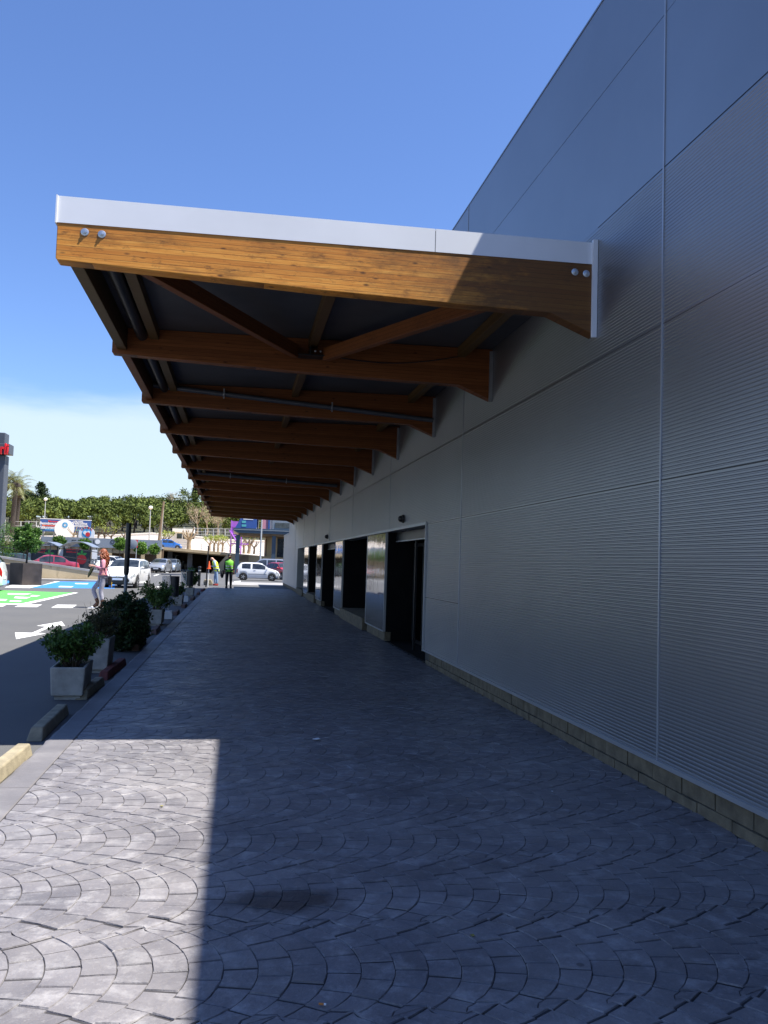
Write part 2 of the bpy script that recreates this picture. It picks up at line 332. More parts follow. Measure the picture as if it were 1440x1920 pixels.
# ------------------------------------------------------------------ mesh helpers
class MB:
    def __init__(s): s.v = []; s.f = []; s.m = []
    def add(s, vs, fs, mi=0):
        o = len(s.v); s.v.extend([tuple(x) for x in vs]); s.f.extend([tuple(i+o for i in q) for q in fs]); s.m.extend([mi]*len(fs)); return s
    def box(s, x0, x1, y0, y1, z0, z1, mi=0):
        return s.add([(x0, y0, z0), (x1, y0, z0), (x1, y1, z0), (x0, y1, z0), (x0, y0, z1), (x1, y0, z1), (x1, y1, z1), (x0, y1, z1)],
                     [(0, 3, 2, 1), (4, 5, 6, 7), (0, 1, 5, 4), (1, 2, 6, 5), (2, 3, 7, 6), (3, 0, 4, 7)], mi)
    def prism(s, poly, axis, a, b, mi=0):
        # poly: 2D points; axis 'y' -> (x,z) extruded a..b along y, 'x' -> (y,z), 'z' -> (x,y)
        def P(p, t): return {'y': (p[0], t, p[1]), 'x': (t, p[0], p[1]), 'z': (p[0], p[1], t)}[axis]
        n = len(poly)
        return s.add([P(p, a) for p in poly]+[P(p, b) for p in poly],
                     [tuple(range(n)), tuple(range(2*n-1, n-1, -1))]+[(i, i+n, (i+1) % n+n, (i+1) % n) for i in range(n)], mi)
    def tube(s, pts, rad, n=8, mi=0, cap=True):
        pts = [Vector(p) for p in pts]; k = len(pts)
        rad = [rad]*k if not hasattr(rad, '__len__') else rad
        vs = []; prev = None
        for i, p in enumerate(pts):
            d = (pts[min(i+1, k-1)]-pts[max(i-1, 0)])
            d = d.normalized() if d.length > 1e-9 else Vector((0, 0, 1))
            a = prev if prev is not None else (Vector((1, 0, 0)) if abs(d.x) < .9 else Vector((0, 1, 0)))
            u = (a-d*a.dot(d)); u = u.normalized() if u.length > 1e-6 else d.orthogonal().normalized()
            prev = u; w = d.cross(u)
            for j in range(n):
                t = 2*PI*j/n; vs.append(p+(u*math.cos(t)+w*math.sin(t))*rad[i])
        fs = [(i*n+j, i*n+(j+1) % n, (i+1)*n+(j+1) % n, (i+1)*n+j) for i in range(k-1) for j in range(n)]
        if cap: fs += [tuple(range(n-1, -1, -1)), tuple(range((k-1)*n, k*n))]
        return s.add(vs, fs, mi)
    def bar(s, p, q, w, h, mi=0, up=Vector((0, 0, 1))):
        p = Vector(p); q = Vector(q); d = (q-p).normalized(); sd = d.cross(up).normalized(); u = sd.cross(d)
        vs = [c+sd*(a*w/2)+u*(b*h/2) for c in (p, q) for a, b in ((-1, -1), (1, -1), (1, 1), (-1, 1))]
        return s.add(vs, [(0, 1, 2, 3), (7, 6, 5, 4), (0, 4, 5, 1), (1, 5, 6, 2), (2, 6, 7, 3), (3, 7, 4, 0)], mi)
    def lathe(s, prof, n=16, c=(0, 0, 0), mi=0, axis='z', cap=True):
        vs = []
        for r, z in prof:
            for j in range(n):
                t = 2*PI*j/n; a, b = r*math.cos(t), r*math.sin(t)
                vs.append({'z': (c[0]+a, c[1]+b, c[2]+z), 'y': (c[0]+a, c[1]+z, c[2]+b), 'x': (c[0]+z, c[1]+a, c[2]+b)}[axis])
        k = len(prof)
        fs = [(i*n+j, i*n+(j+1) % n, (i+1)*n+(j+1) % n, (i+1)*n+j) for i in range(k-1) for j in range(n)]
        if cap: fs += [tuple(range(n-1, -1, -1)), tuple(range((k-1)*n, k*n))]
        return s.add(vs, fs, mi)
    def ball(s, c, r, n=10, k=7, mi=0):
        rx, ry, rz = r if hasattr(r, '__len__') else (r, r, r)
        vs = [(c[0], c[1], c[2]-rz)]
        for i in range(1, k):
            p = -PI/2+PI*i/k
            for j in range(n):
                t = 2*PI*j/n; vs.append((c[0]+rx*math.cos(p)*math.cos(t), c[1]+ry*math.cos(p)*math.sin(t), c[2]+rz*math.sin(p)))
        vs.append((c[0], c[1], c[2]+rz)); L = len(vs)-1
        fs = [(0, 1+(j+1) % n, 1+j) for j in range(n)]+[(1+(k-2)*n+j, 1+(k-2)*n+(j+1) % n, L) for j in range(n)]
        fs += [(1+i*n+j, 1+i*n+(j+1) % n, 1+(i+1)*n+(j+1) % n, 1+(i+1)*n+j) for i in range(k-2) for j in range(n)]
        return s.add(vs, fs, mi)
    def mesh(s, name, mats, smooth=False):
        me = bpy.data.meshes.new(name); me.from_pydata(s.v, [], s.f)
        mats = mats if isinstance(mats, (list, tuple)) else [mats]
        for m in mats: me.materials.append(MATS[m])
        if len(mats) > 1: me.polygons.foreach_set('material_index', s.m)
        if smooth: me.polygons.foreach_set('use_smooth', [True]*len(me.polygons))
        me.update(); return me
    def build(s, name, mats, parent=None, smooth=False, fix=True, bevel=0.0):
        me = s.mesh(name, mats, smooth)
        if fix and len(s.f) < 20000:
            bm = bmesh.new(); bm.from_mesh(me); bmesh.ops.recalc_face_normals(bm, faces=bm.faces); bm.to_mesh(me); bm.free()
        o = link(name, me, parent)
        if smooth:
            try: me.set_sharp_from_angle(angle=R(38))
            except Exception: pass
        if bevel:
            b = o.modifiers.new('bevel', 'BEVEL'); b.width = bevel; b.segments = 2; b.limit_method = 'ANGLE'; b.angle_limit = R(40)
        return o
def link(name, me, parent=None, loc=None):
    o = bpy.data.objects.new(name, me); COL.objects.link(o)
    if parent: o.parent = parent
    if loc is not None: o.location = loc
    return o
def tag(o, label=None, cat=None, group=None, kind=None):
    if label: o['label'] = label
    if cat: o['category'] = cat
    if group: o['group'] = group
    if kind: o['kind'] = kind
    return o
def thing(name, label, cat, loc=(0, 0, 0), rz=0.0, group=None):
    o = bpy.data.objects.new(name, None); COL.objects.link(o); o.empty_display_size = .2
    o.location = loc; o.rotation_euler = (0, 0, rz)
    return tag(o, label, cat, group)
def text_mesh(name, txt, size, mat, parent=None, depth=.01, loc=(0, 0, 0), rot=(PI/2, 0, 0), align='CENTER', bold=0.0, sx=1.0):
    c = bpy.data.curves.new(name, 'FONT'); c.body = txt; c.size = size; c.extrude = depth; c.align_x = align; c.align_y = 'CENTER'; c.offset = bold; c.resolution_u = 3
    tmp = bpy.data.objects.new(name+'_tmp', c); COL.objects.link(tmp)
    bpy.context.view_layer.update()
    me = bpy.data.meshes.new_from_object(tmp.evaluated_get(bpy.context.evaluated_depsgraph_get()))
    bpy.data.objects.remove(tmp); me.materials.clear(); me.materials.append(MATS[mat])
    o = link(name, me, parent, loc); o.rotation_euler = rot; o.scale = (sx, 1, 1); return o

GZ = -0.045                                   # asphalt level, a little below the pavement

# ------------------------------------------------------------------ ground
g = MB(); S = 1600
g.add([(-S, -300, GZ), (S, -300, GZ), (S, 2200, GZ), (-S, 2200, GZ)], [(0, 1, 2, 3)])
LOT = tag(g.build('parking_lot', 'asphalt', fix=False), 'grey asphalt car park stretching beside the shaded pavement', 'ground', kind='structure')

def painted(name, polys, mat, dz=.004):
    m = MB()
    for p in polys: m.add([(q[0], q[1], GZ+dz) for q in p], [tuple(range(len(p)))])
    me = m.mesh(name, mat)
    bm = bmesh.new(); bm.from_mesh(me); bmesh.ops.triangulate(bm, faces=[f for f in bm.faces if len(f.verts) > 4]); 
    for f in bm.faces:
        f.normal_update()
        if f.normal.z < 0: f.normal_flip()
    bm.to_mesh(me); bm.free()
    return link(name, me, LOT)
def px2(*pts): return [tuple(gnd(x, y, GZ))[:2] for x, y in pts]
painted('green_bay', [px2((-60, 1105), (141, 1111.5), (44, 1131.5), (-60, 1130.5))], 'paint_green')
painted('bay_outline', [px2((139, 1111.2), (147, 1111.8), (48, 1134.2), (41, 1131.8)), px2((-60, 1131.5), (42, 1132), (44, 1134.2), (-60, 1134))], 'paint_white', .008)
for k, pl in enumerate([px2((15, 1112.5), (60, 1113.5), (45, 1116), (14, 1115)), px2((60, 1116), (76, 1116.8), (68, 1119), (56, 1118.6)), px2((28, 1119), (58, 1120), (48, 1123), (26, 1121.8)),
                        px2((0, 1123.5), (14, 1124), (10, 1127), (0, 1126.5)), px2((20, 1126), (42, 1127), (36, 1129), (17, 1128))]):
    painted('bay_symbol', [pl], 'paint_white', .008)
for a, b, c, d in (((-20, 1132.3), (14, 1133), (5, 1137.6), (-30, 1137)), ((41, 1133.2), (79, 1133.6), (69, 1138.4), (27, 1138)), ((107, 1134), (144, 1134.4), (136, 1140), (96, 1139.6)), ((178, 1135), (207, 1135), (200, 1141), (163, 1140.6))):
    painted('crossing_dash', [px2(a, b, c, d)], 'paint_white')
arr = [(28, 1186.2), (60, 1186.8), (87, 1175), (68.5, 1173.6), (115.6, 1165.6), (122, 1173.8), (98, 1174.8), (70, 1186.8), (86.5, 1188), (30.3, 1198.6)]
painted('double_arrow', [px2(*arr)], 'paint_white')
painted('blue_bay', [px2((112, 1090.4), (215, 1091.5), (215, 1103.6), (56, 1102.4)), ], 'paint_blue')
painted('blue_bay', [px2((-40, 1087), (21, 1088), (16, 1093.5), (-40, 1093))], 'paint_blue')
painted('bay_outline', [px2((22, 1097), (78, 1097.5), (104, 1090), (113, 1090.2), (56, 1102.6), (8, 1101.5))], 'paint_white', .003)
for pl in (px2((140, 1093.5), (166, 1093.8), (164, 1095.6), (142, 1095.2)), px2((112, 1099), (138, 1099.6), (134, 1101.4), (109, 1101))):
    painted('bay_symbol', [pl], 'paint_white', .008)
for pl in (px2((289, 1100), (309, 1098), (311, 1099.5), (289, 1102)), px2((305, 1073.5), (338, 1069), (341, 1069.8), (307, 1075)), px2((288, 1079), (297, 1076.5), (299, 1077.4), (289, 1080.2)), px2((440, 1090), (452, 1089), (450, 1091), (438, 1092))):
    painted('bay_line', [pl], 'paint_white')

# ------------------------------------------------------------------ pavement of stamped concrete
PX0, PX1, PY0, PY1 = -1.50, 3.06, -6.0, 48.3
SEAM = -1.285
m = MB(); m.box(SEAM-.004, PX1, PY0, PY1, -.30, -.0056)
PAVE = tag(m.build('pavement', 'joint_concrete'), 'walkway of mauve-grey concrete stamped with rows of arched cobbles', 'pavement', kind='structure')
# smooth edge strip cast in lengths
for i in range(18):
    y0 = PY0+i*3.02; y1 = min(PY1, y0+3.014)
    rg = random.Random(i); m = MB(); n = 24
    vs = []; 
    for j in range(n+1):
        y = y0+(y1-y0)*j/n
        vs += [(PX0+rg.uniform(-.012, .006), y, -.30), (PX0+rg.uniform(-.010, .006), y, -.006), (PX0+.02, y, .0), (SEAM-.012, y, .0), (SEAM-.005, y, -.0054)]
    m.add(vs, [(5*j+k, 5*j+k+1, 5*j+k+6, 5*j+k+5) for j in range(n) for k in range(4)])
    m.build('edge_strip', 'trowelled_concrete', PAVE, fix=False)
# arched cobble pattern: bands across the walkway, rows of arcs bulging towards the wall
BAND, PITCH, RAD, NST = .765, .131, .455, 7
HB = BAND/2; TH = math.asin(HB/RAD*.999)
def zig(x): return .026*(abs(((x/(2*PITCH)) % 1.0)*2-1)*2-1)
def stone_poly(row, j, band):
    # one stone in the frame of its row; the bands interlock along a zigzag
    par = (row % 2)*.5
    th = [max(-TH, min(TH, -TH+2*TH*(q+par-.5*(row % 2 == 1))/NST)) for q in (j, j+1)]
    if row % 2:
        e = [-TH]+[-TH+2*TH*(q+.5)/NST for q in range(NST)]+[TH]; th = [e[j], e[j+1]]
    else:
        e = [-TH+2*TH*q/NST for q in range(NST+1)]; th = [e[j], e[j+1]]
    x0 = row % 2*PITCH
    def inner(t): return RAD*math.cos(t)-RAD*math.cos(TH)+x0, RAD*math.sin(t)
    def outer(t):
        y = RAD*math.sin(t)+PITCH*math.sin(t)*math.cos(t)*.8; y = max(-HB, min(HB, y))
        return math.sqrt(RAD*RAD-y*y)-RAD*math.cos(TH)+x0+PITCH, y
    sub = [th[0]+(th[1]-th[0])*q/4 for q in range(5)]
    P = [outer(q) for q in sub]+[inner(q) for q in reversed(sub)]
    out = []
    for x, y in P:
        if y > HB-.002: y = HB+zig(x+(band % 2)*0)
        if y < -HB+.002: y = -HB+zig(x)
        out.append((x, y))
    return out
def inset(P, D):
    # D: offset of each edge i -> i+1
    n = len(P); out = []
    for i in range(n):
        a, b, c = Vector(P[i-1]), Vector(P[i]), Vector(P[(i+1) % n])
        e1, e2 = (b-a), (c-b); d1, d2 = D[i-1], D[i]
        if e1.length < 1e-4: e1 = e2
        if e2.length < 1e-4: e2 = e1
        if e1.length < 1e-4: out.append((b.x, b.y)); continue
        n1 = Vector((-e1.y, e1.x)).normalized(); n2 = Vector((-e2.y, e2.x)).normalized()
        if n1.dot(n2) > .8: q = b+(n1+n2).normalized()*(d1+d2)/2
        else: q = b+n1*d1+n2*d2
        out.append((q.x, q.y))
    return out
def poly_area(P): return sum(P[i-1][0]*P[i][1]-P[i][0]*P[i-1][1] for i in range(len(P)))/2
def stone_geo(row, j, band, rg):
    P = stone_poly(row, j, band)
    ccw = poly_area(P) > 0
    if abs(poly_area(P)) < .0003: return None
    da, dr = rg.uniform(.0004, .0013), rg.uniform(.0036, .0078)
    last = NST-1+(row % 2)
    D = [da]*4+[.0012 if j == last else dr]+[da]*4+[.0012 if j == 0 else rg.uniform(.0036, .0078)]
    if row % 2 and j in (0, last): D = [.0010]*10
    if not ccw:
        P = P[::-1]; D = [D[(8-i) % 10] for i in range(10)]
    ch = rg.uniform(.0014, .0028)
    A = inset(P, D); B = inset(P, [x+ch for x in D])
    n = len(P)
    B = [(x+rg.gauss(0, .0011), y+rg.gauss(0, .0011)) for x, y in B]
    vs = [(x, y, -.0062) for x, y in A]+[(x, y, rg.uniform(-.0010, .0007)) for x, y in B]
    return vs, [tuple(range(n, 2*n))]+[(i, (i+1) % n, (i+1) % n+n, i+n) for i in range(n)]
near = []; mass = MB(); tones = []
rg0 = random.Random(7)
cache = {}
band0 = 2.62                                   # centre of a band just in view
nb0, nb1 = -8, int((PY1-band0)/BAND)+1
cx0 = 0.0
for band in range(nb0, nb1+1):
    yc = band0+band*BAND
    for row in range(-4, 40):
        xr = SEAM-.35+(row//2)*2*PITCH
        for j in range(NST+(row % 2)):
            P = stone_poly(row, j, band)
            mxp = sum(p[0] for p in P)/len(P)+xr; myp = sum(p[1] for p in P)/len(P)+yc
            if mxp < SEAM-.06 or mxp > PX1-.02 or myp > PY1-.05 or myp < PY0+.2: continue
            vis = False
            q = Vector((mxp, myp, -EYE)); zc = q.dot(FWD)
            if zc > .3:
                sx = 720+F_PX*q.dot(RIGHT)/zc; sy = 960-F_PX*q.dot(UP)/zc
                vis = -25 < sx < 1465 and 1000 < sy < 1945
            whole = all(SEAM+.004 < p[0]+xr < 3.03 for p in P)
            if vis and whole and q.length < 7: near.append((q.length, row, j, band, xr, yc))
            else:
                r2 = random.Random((row*31+j)*977+band); ge = stone_geo(row, j, band, r2)
                if ge is None: continue
                dz = r2.uniform(-.0012, .0012)
                vs = [(min(max(x+xr, SEAM+.004), 3.04), y+yc, z+dz) for x, y, z in ge[0]]
                mass.add(vs, ge[1]); tones += [r2.random()]*len(ge[1])
near.sort()
for i, (dist, row, j, band, xr, yc) in enumerate(near):
    var = (row*7+j*3+band*5) % 3
    key = (row % 2, j, var)
    if i < 300:
        if key not in cache:
            ge = stone_geo(row, j, band, random.Random(key[0]*100+key[1]*10+key[2]))
            if ge is None: cache[key] = None
            else:
                mm = MB(); mm.add(*ge); cache[key] = mm.mesh('paving_stone', 'stamped_concrete')
        if cache[key] is None: continue
        o = link('paving_stone', cache[key], PAVE, (xr, yc, rg0.uniform(-.0012, .0012)))
        o.rotation_euler = (R(rg0.uniform(-.35, .35)), R(rg0.uniform(-.35, .35)), R(rg0.uniform(-.25, .25)))
    else:
        r2 = random.Random((row*31+j)*977+band); ge = stone_geo(row, j, band, r2)
        if ge: mass.add([(x+xr, y+yc, z) for x, y, z in ge[0]], ge[1]); tones += [r2.random()]*len(ge[1])
o = mass.build('paving_stones', 'stamped_concrete', PAVE, fix=False); o['kind'] = 'stuff'
at_ = o.data.attributes.new('tone', 'FLOAT', 'FACE'); at_.data.foreach_set('value', tones)
# kerb-edge of the far end of the walkway and the pale cross strip beyond it
m = MB(); m.box(-1.5, 4.2, 48.32, 48.5, -.3, .0); m.build('end_kerb', 'trowelled_concrete', PAVE)
m = MB(); m.box(-.6, 5.2, 55.0, 62.5, -.3, -.02)
tag(m.build('forecourt_apron', 'grey_concrete'), 'pale sunlit concrete apron past the shaded walkway', 'pavement', kind='structure')

# ------------------------------------------------------------------ the store
WX = 3.0
STORE = thing('store_building', 'long store clad in ribbed silver metal panels along the walkway', 'building')
YJ = [-11.2, -5.55, 0.1, 5.74, 11.34, 16.95, 22.6, 28.2, 33.8, 39.4, 45.0, 51.0]
ZJ = [.222, 1.05, 2.222, 3.37, 4.55, 5.74, 6.60]
OPEN0, OPEN1 = 13.45, 42.7
def panel_mesh(w, z0, z1):
    p = .0266; G = .0018; dp = .0030
    prof = [(.03, z0+G), (0, z0+G)]
    z = z0+G+.006
    while z+p < z1-G-.004 and z0 < 4.5:
        prof += [(0, z), (0, z+p*.42), (dp, z+p*.60), (dp, z+p*.80)]; z += p
    prof += [(0, z), (0, z1-G), (.03, z1-G)]
    n = len(prof); m = MB()
    m.add([(x, G, zz) for x, zz in prof]+[(x, w-G, zz) for x, zz in prof], [(i, i+1, n+i+1, n+i) for i in range(n-1)])
    m.add([(0, G, z0+G), (.03, G, z0+G), (.03, G, z1-G), (0, G, z1-G)], [(0, 1, 2, 3)])
    m.add([(0, w-G, z0+G), (.03, w-G, z0+G), (.03, w-G, z1-G), (0, w-G, z1-G)], [(3, 2, 1, 0)])
    me = m.mesh('wall_panel', 'silver_panel')
    bm = bmesh.new(); bm.from_mesh(me)
    bmesh.ops.recalc_face_normals(bm, faces=bm.faces)
    bm.faces.ensure_lookup_table()
    # outward is -X
    for f in bm.faces:
        f.normal_update()
        if f.normal.x > .3: f.normal_flip()
    bm.to_mesh(me); bm.free(); return me
pcache = {}
def panel(y0, y1, z0, z1, dx=0.0):
    key = (round(y1-y0, 2), z0, z1)
    if key not in pcache: pcache[key] = panel_mesh(y1-y0, z0, z1)
    o = link('wall_panel', pcache[key], STORE, (WX+dx, y0, 0)); return o
rgp = random.Random(3)
for iz in range(len(ZJ)-1):
    z0, z1 = ZJ[iz], ZJ[iz+1]
    ys = list(YJ)
    for i in range(len(ys)-1):
        a, b = ys[i], ys[i+1]
        if iz == 0 and b <= 11.35: z1 = ZJ[2]
        elif iz == 1 and b <= 11.35: continue
        else: z1 = ZJ[iz+1]
        if iz < 2:
            if a >= OPEN0 and b <= OPEN1: continue
            if a < OPEN0 < b: b = OPEN0
            if a < OPEN1 < b: a = OPEN1
        o = panel(a, b, z0, z1, rgp.uniform(-.0012, .0012))
for iz in range(2):
    panel(51.0, 53.7, ZJ[iz], ZJ[iz+1]); panel(53.7, 56.4, ZJ[iz], ZJ[iz+1])
panel(51.0, 53.7, 2.222, 3.2); panel(53.7, 56.4, 2.222, 3.2)
# solid building behind the skin (openings left free)
m = MB()
m.box(WX+.032, 3.30, -11.2, OPEN0, .0, 6.60); m.box(WX+.032, 3.30, OPEN1, 51.0, .0, 6.60); m.box(WX+.032, 3.30, OPEN0, OPEN1, 2.264, 6.60)
m.box(WX+.032, 3.30, 51.0, 56.4, .0, 3.17)
m.build('wall_core', 'dark_metal', STORE)
m = MB(); m.box(3.301, 34, -11.2, 51.0, 6.3, 6.54); m.build('roof', 'roof_sheet', STORE)
m = MB(); m.box(33.7, 34, -11.0, 50.9, 0, 6.29); m.box(3.31, 33.69, 50.75, 50.98, 0, 6.29); m.box(3.31, 33.69, -11.19, -11.0, 0, 6.29); m.build('outer_wall', 'grey_metal', STORE)
m = MB(); m.box(3.31, 20, 50.99, 56.4, 0, 3.15); m.build('annex_core', 'grey_metal', STORE)
m = MB(); m.box(WX-.006, 3.32, -11.2, 51.02, 6.601, 6.62); m.build('roof_coping', 'silver_panel', STORE)
m = MB(); m.box(WX-.03, 3.32, 51.03, 56.43, 3.202, 3.25); m.build('roof_coping', 'trim_metal', STORE)
# dark lobby behind the openings
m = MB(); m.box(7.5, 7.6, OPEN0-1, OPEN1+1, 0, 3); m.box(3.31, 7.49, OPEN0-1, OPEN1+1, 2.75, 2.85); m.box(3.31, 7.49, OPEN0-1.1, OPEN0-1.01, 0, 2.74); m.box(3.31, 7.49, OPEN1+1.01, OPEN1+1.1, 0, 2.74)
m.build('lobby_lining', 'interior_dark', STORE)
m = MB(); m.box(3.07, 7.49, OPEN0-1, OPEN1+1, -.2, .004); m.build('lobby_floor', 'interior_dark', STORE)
# vertical joint covers, bottom and lintel trims
for y in YJ[2:-1]:
    z0 = ZJ[0] if not (OPEN0 < y < OPEN1) else ZJ[2]+.05
    m = MB(); m.box(WX-.007, WX+.004, y-.022, y-.002, z0, 6.598); m.build('joint_cover', 'trim_metal', STORE)
m = MB(); m.prism([(WX-.022, .196), (WX-.022, .226), (WX+.03, .226), (WX+.03, .222), (WX-.017, .222), (WX-.017, .196)], 'y', -11.2, OPEN0-.03); m.build('base_trim', 'trim_metal', STORE)
m = MB(); m.prism([(WX-.022, .196), (WX-.022, .226), (WX+.03, .226), (WX+.03, .222), (WX-.017, .222), (WX-.017, .196)], 'y', OPEN1+.03, 56.4); m.build('base_trim', 'trim_metal', STORE)
m = MB(); m.box(WX-.03, 3.31, OPEN0-.03, OPEN1+.03, 2.212, 2.262); m.build('lintel_trim', 'trim_metal', STORE)
for y in (OPEN0, OPEN1):
    m = MB(); m.box(WX-.028, 3.31, y-.028, y+.004, .19, 2.210); m.build('corner_trim', 'trim_metal', STORE)
m = MB(); m.box(WX-.0032, WX+.004, -11.2, OPEN0-.03, 2.216, 2.226); m.build('panel_seam', 'dark_metal', STORE)
m = MB(); m.box(WX-.0030, WX+.004, .2, 6.9, 4.5475, 4.5535); m.build('panel_seam', 'dark_metal', STORE)
m = MB(); m.box(WX-.003, WX+.004, 11.36, OPEN0-.03, 1.043, 1.055); m.build('panel_seam', 'dark_metal', STORE)
# concrete block plinth
rgb = random.Random(12)
bl = {}
def block(y0, w, z0, z1, x=WX+.022):
    key = (round(w, 2), round(z0, 3), rgb.randrange(3))
    if key not in bl:
        mm = MB(); mm.box(0, .12, .004, w-.004, z0, z1); me = mm.mesh('plinth_block', 'block_concrete'); bl[key] = me
    o = link('plinth_block', bl[key], STORE, (x+rgb.uniform(-.004, .004), y0, rgb.uniform(-.002, .002))); o.rotation_euler = (0, 0, R(rgb.uniform(-.4, .4)))
y = 3.0
while y < OPEN0-.4: block(y, .40, .073, .200); y += .405
y = 2.8
while y < OPEN0-.4: block(y, .40, -.05, .066, WX+.012); y += .405
y = OPEN1+.1
while y < 56: block(y, 1.2, .0, .2); y += 1.21
m = MB(); m.box(WX+.05, 3.3, -11, OPEN0, -.2, .2); m.build('plinth_mortar', 'joint_concrete', STORE)
# polished steel piers between openings
PIERS = [(17.2, 19.7), (24.4, 26.3), (30.5, 32.5), (36.3, 38.6)]
for a, b in PIERS:
    m = MB(); m.box(WX-.012, 3.03, a+.025, b-.025, .21, 2.205); pr = m.build('steel_pier', 'polished_steel', STORE, bevel=.008)
    m = MB(); m.box(WX-.018, 3.032, a, a+.022, .19, 2.208); m.box(WX-.018, 3.032, b-.022, b, .19, 2.208); m.box(WX-.016, 3.032, a+.023, b-.023, .185, .207); m.build('pier_trim', 'trim_metal', pr)
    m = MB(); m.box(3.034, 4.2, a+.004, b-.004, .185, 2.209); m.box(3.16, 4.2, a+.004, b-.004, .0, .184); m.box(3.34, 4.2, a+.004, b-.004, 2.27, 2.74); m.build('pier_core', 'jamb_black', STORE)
    y = a
    while y < b-.2: block(y, min(.8, b-y), .0, .182); y += .81
# openings: door, window, door, window, window
def mullions(y0, y1, x, z0, z1, n):
    f = MB(); f.box(x-.03, x+.03, y0, y1, z1-.07, z1); f.box(x-.03, x+.03, y0, y1, z0, z0+.06)
    for i in range(n+1):
        yy = y0+(y1-y0)*i/n; f.box(x-.032, x+.032, max(y0, yy-.03), min(y1, yy+.03), z0+.061, z1-.071)
    return f
ops = [(OPEN0, 17.2, 'door'), (19.7, 24.4, 'window'), (26.3, 30.5, 'door'), (32.5, 36.3, 'window'), (38.6, OPEN1, 'window')]
for a, b, kind in ops:
    a2, b2 = a+.03, b-.03
    if kind == 'door':
        x = 3.6
        d = mullions(a2, b2, x, .01, 2.0, 4).build('entrance_door', 'dark_frame', STORE)
        m = MB(); m.box(3.20, 3.34, a2, b2, 2.02, 2.205); m.build('door_operator', 'dark_frame', d)
        m = MB(); m.box(3.19, 3.197, a2, b2, 2.015, 2.035); m.build('operator_edge', 'trim_metal', d)
        m = MB(); m.box(3.25, 3.29, a2+2.0, a2+2.03, .0, 2.018); m.build('guide_post', 'dark_frame', d)
        n = 4
    else:
        x = 3.8
        d = mullions(a2, b2, x, .31, 2.20, 4).build('shop_window', 'dark_frame', STORE)
        m = MB(); m.box(WX-.05, 3.9, a+.2, b-.02, .0, .285); m.build('sill_wall', 'block_concrete', STORE, bevel=.01)
        n = 4
    for i in range(n):
        p = a2+(b2-a2)*i/n; q = a2+(b2-a2)*(i+1)/n
        m = MB(); m.box(x-.006, x+.006, p+.031, q-.031, .071 if kind == 'door' else .371, 1.929 if kind == 'door' else 2.129); m.build('pane', 'shop_glass', d)
    if kind == 'door':
        for yy in ((a+b)/2-.08, (a+b)/2+.08):
            m = MB(); m.tube([(x-.075, yy, .85), (x-.075, yy, 1.35)], .014, 8); m.box(x-.075, x-.033, yy-.01, yy+.01, .9, .92); m.box(x-.075, x-.033, yy-.01, yy+.01, 1.28, 1.30); m.build('handle', 'steel_grey', d, True)
for (px_, py_, lab) in ((757, 973, 'black dome security camera above the nearest entrance door'), (614.5, 1006.5, 'black dome security camera above the middle entrance farther along the wall')):
    v = ray(px_, py_); p = v*(WX/v.x); c = Vector((WX-.0, p.y, p.z+EYE))
    t_ = thing('security_camera', lab, 'camera', c, 0, 'dome cameras on the silver wall')
    m = MB(); m.lathe([(.075, 0), (.075, -.03), (.06, -.04)], 16, axis='x'); m.build('mount', 'black_plastic', t_, True)
    m = MB(); m.ball((-.05, 0, 0), .06, 14, 10); m.build('dome', 'black_plastic', t_, True)

# ------------------------------------------------------------------ the timber canopy
CAN = thing('canopy', 'timber beam canopy with metal roof projecting from the silver wall', 'canopy')
BY0, BP, NBEAM = 6.92, 3.07, 14
BT = .14
def beam_mesh(mat, seed):
    P = [(-1.5, 3.874), (-1.5, 4.16), (3.0-.004, 4.23), (3.0-.004, 3.60), (2.58, 3.765), (1.6, 3.778), (.6, 3.795), (-.5, 3.83), (-1.486, 3.86)]
    m = MB(); m.prism([(x+1.5, z-3.6) for x, z in P], 'y', 0, BT); return m
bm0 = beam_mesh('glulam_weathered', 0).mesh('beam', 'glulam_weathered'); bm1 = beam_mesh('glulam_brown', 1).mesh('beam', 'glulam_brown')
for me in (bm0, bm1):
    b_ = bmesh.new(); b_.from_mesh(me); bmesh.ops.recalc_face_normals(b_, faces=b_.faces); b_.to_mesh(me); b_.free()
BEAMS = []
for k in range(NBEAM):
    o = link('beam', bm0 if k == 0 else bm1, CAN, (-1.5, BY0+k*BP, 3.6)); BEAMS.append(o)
    bv = o.modifiers.new('bevel', 'BEVEL'); bv.width = .006; bv.segments = 2; bv.limit_method = 'ANGLE'; bv.angle_limit = R(25)
    m = MB(); m.box(2.955, 2.998, BY0+k*BP-.028, BY0+k*BP-.002, 3.575, 4.44 if k == 0 else 4.20); m.build('wall_flashing', 'white_flashing' if k == 0 else 'steel_grey', CAN)
BEAMS[0]['label'] = 'weathered sunlit front beam with knots and dark stains'
for x, z in ((-1.29, 4.10), (-1.16, 4.095), (2.80, 4.145), (2.905, 4.14)):
    m = MB(); m.lathe([(.031, 0), (.031, -.003), (.026, -.005)], 20, (x+1.5, 0, z-3.6), axis='y'); m.lathe([(.017, -.005), (.017, -.012), (.014, -.013)], 6, (x+1.5, 0, z-3.6), axis='y'); m.lathe([(.008, -.013), (.008, -.018)], 10, (x+1.5, 0, z-3.6), axis='y')
    m.build('bolt', 'zinc', BEAMS[0], True)
YE = BY0+(NBEAM-1)*BP+BT
# roof: sandwich sheet in bays, with seams
for k in range(NBEAM-1):
    ya, yb = BY0+k*BP+(.0 if k else .0), BY0+(k+1)*BP-.006
    if k == NBEAM-2: yb = YE
    m = MB(); m.prism([(-1.49, 4.164), (2.99, 4.2345), (2.99, 4.40), (-1.49, 4.355)], 'y', ya, yb); m.build('roof_sheet', 'roof_sheet', CAN)
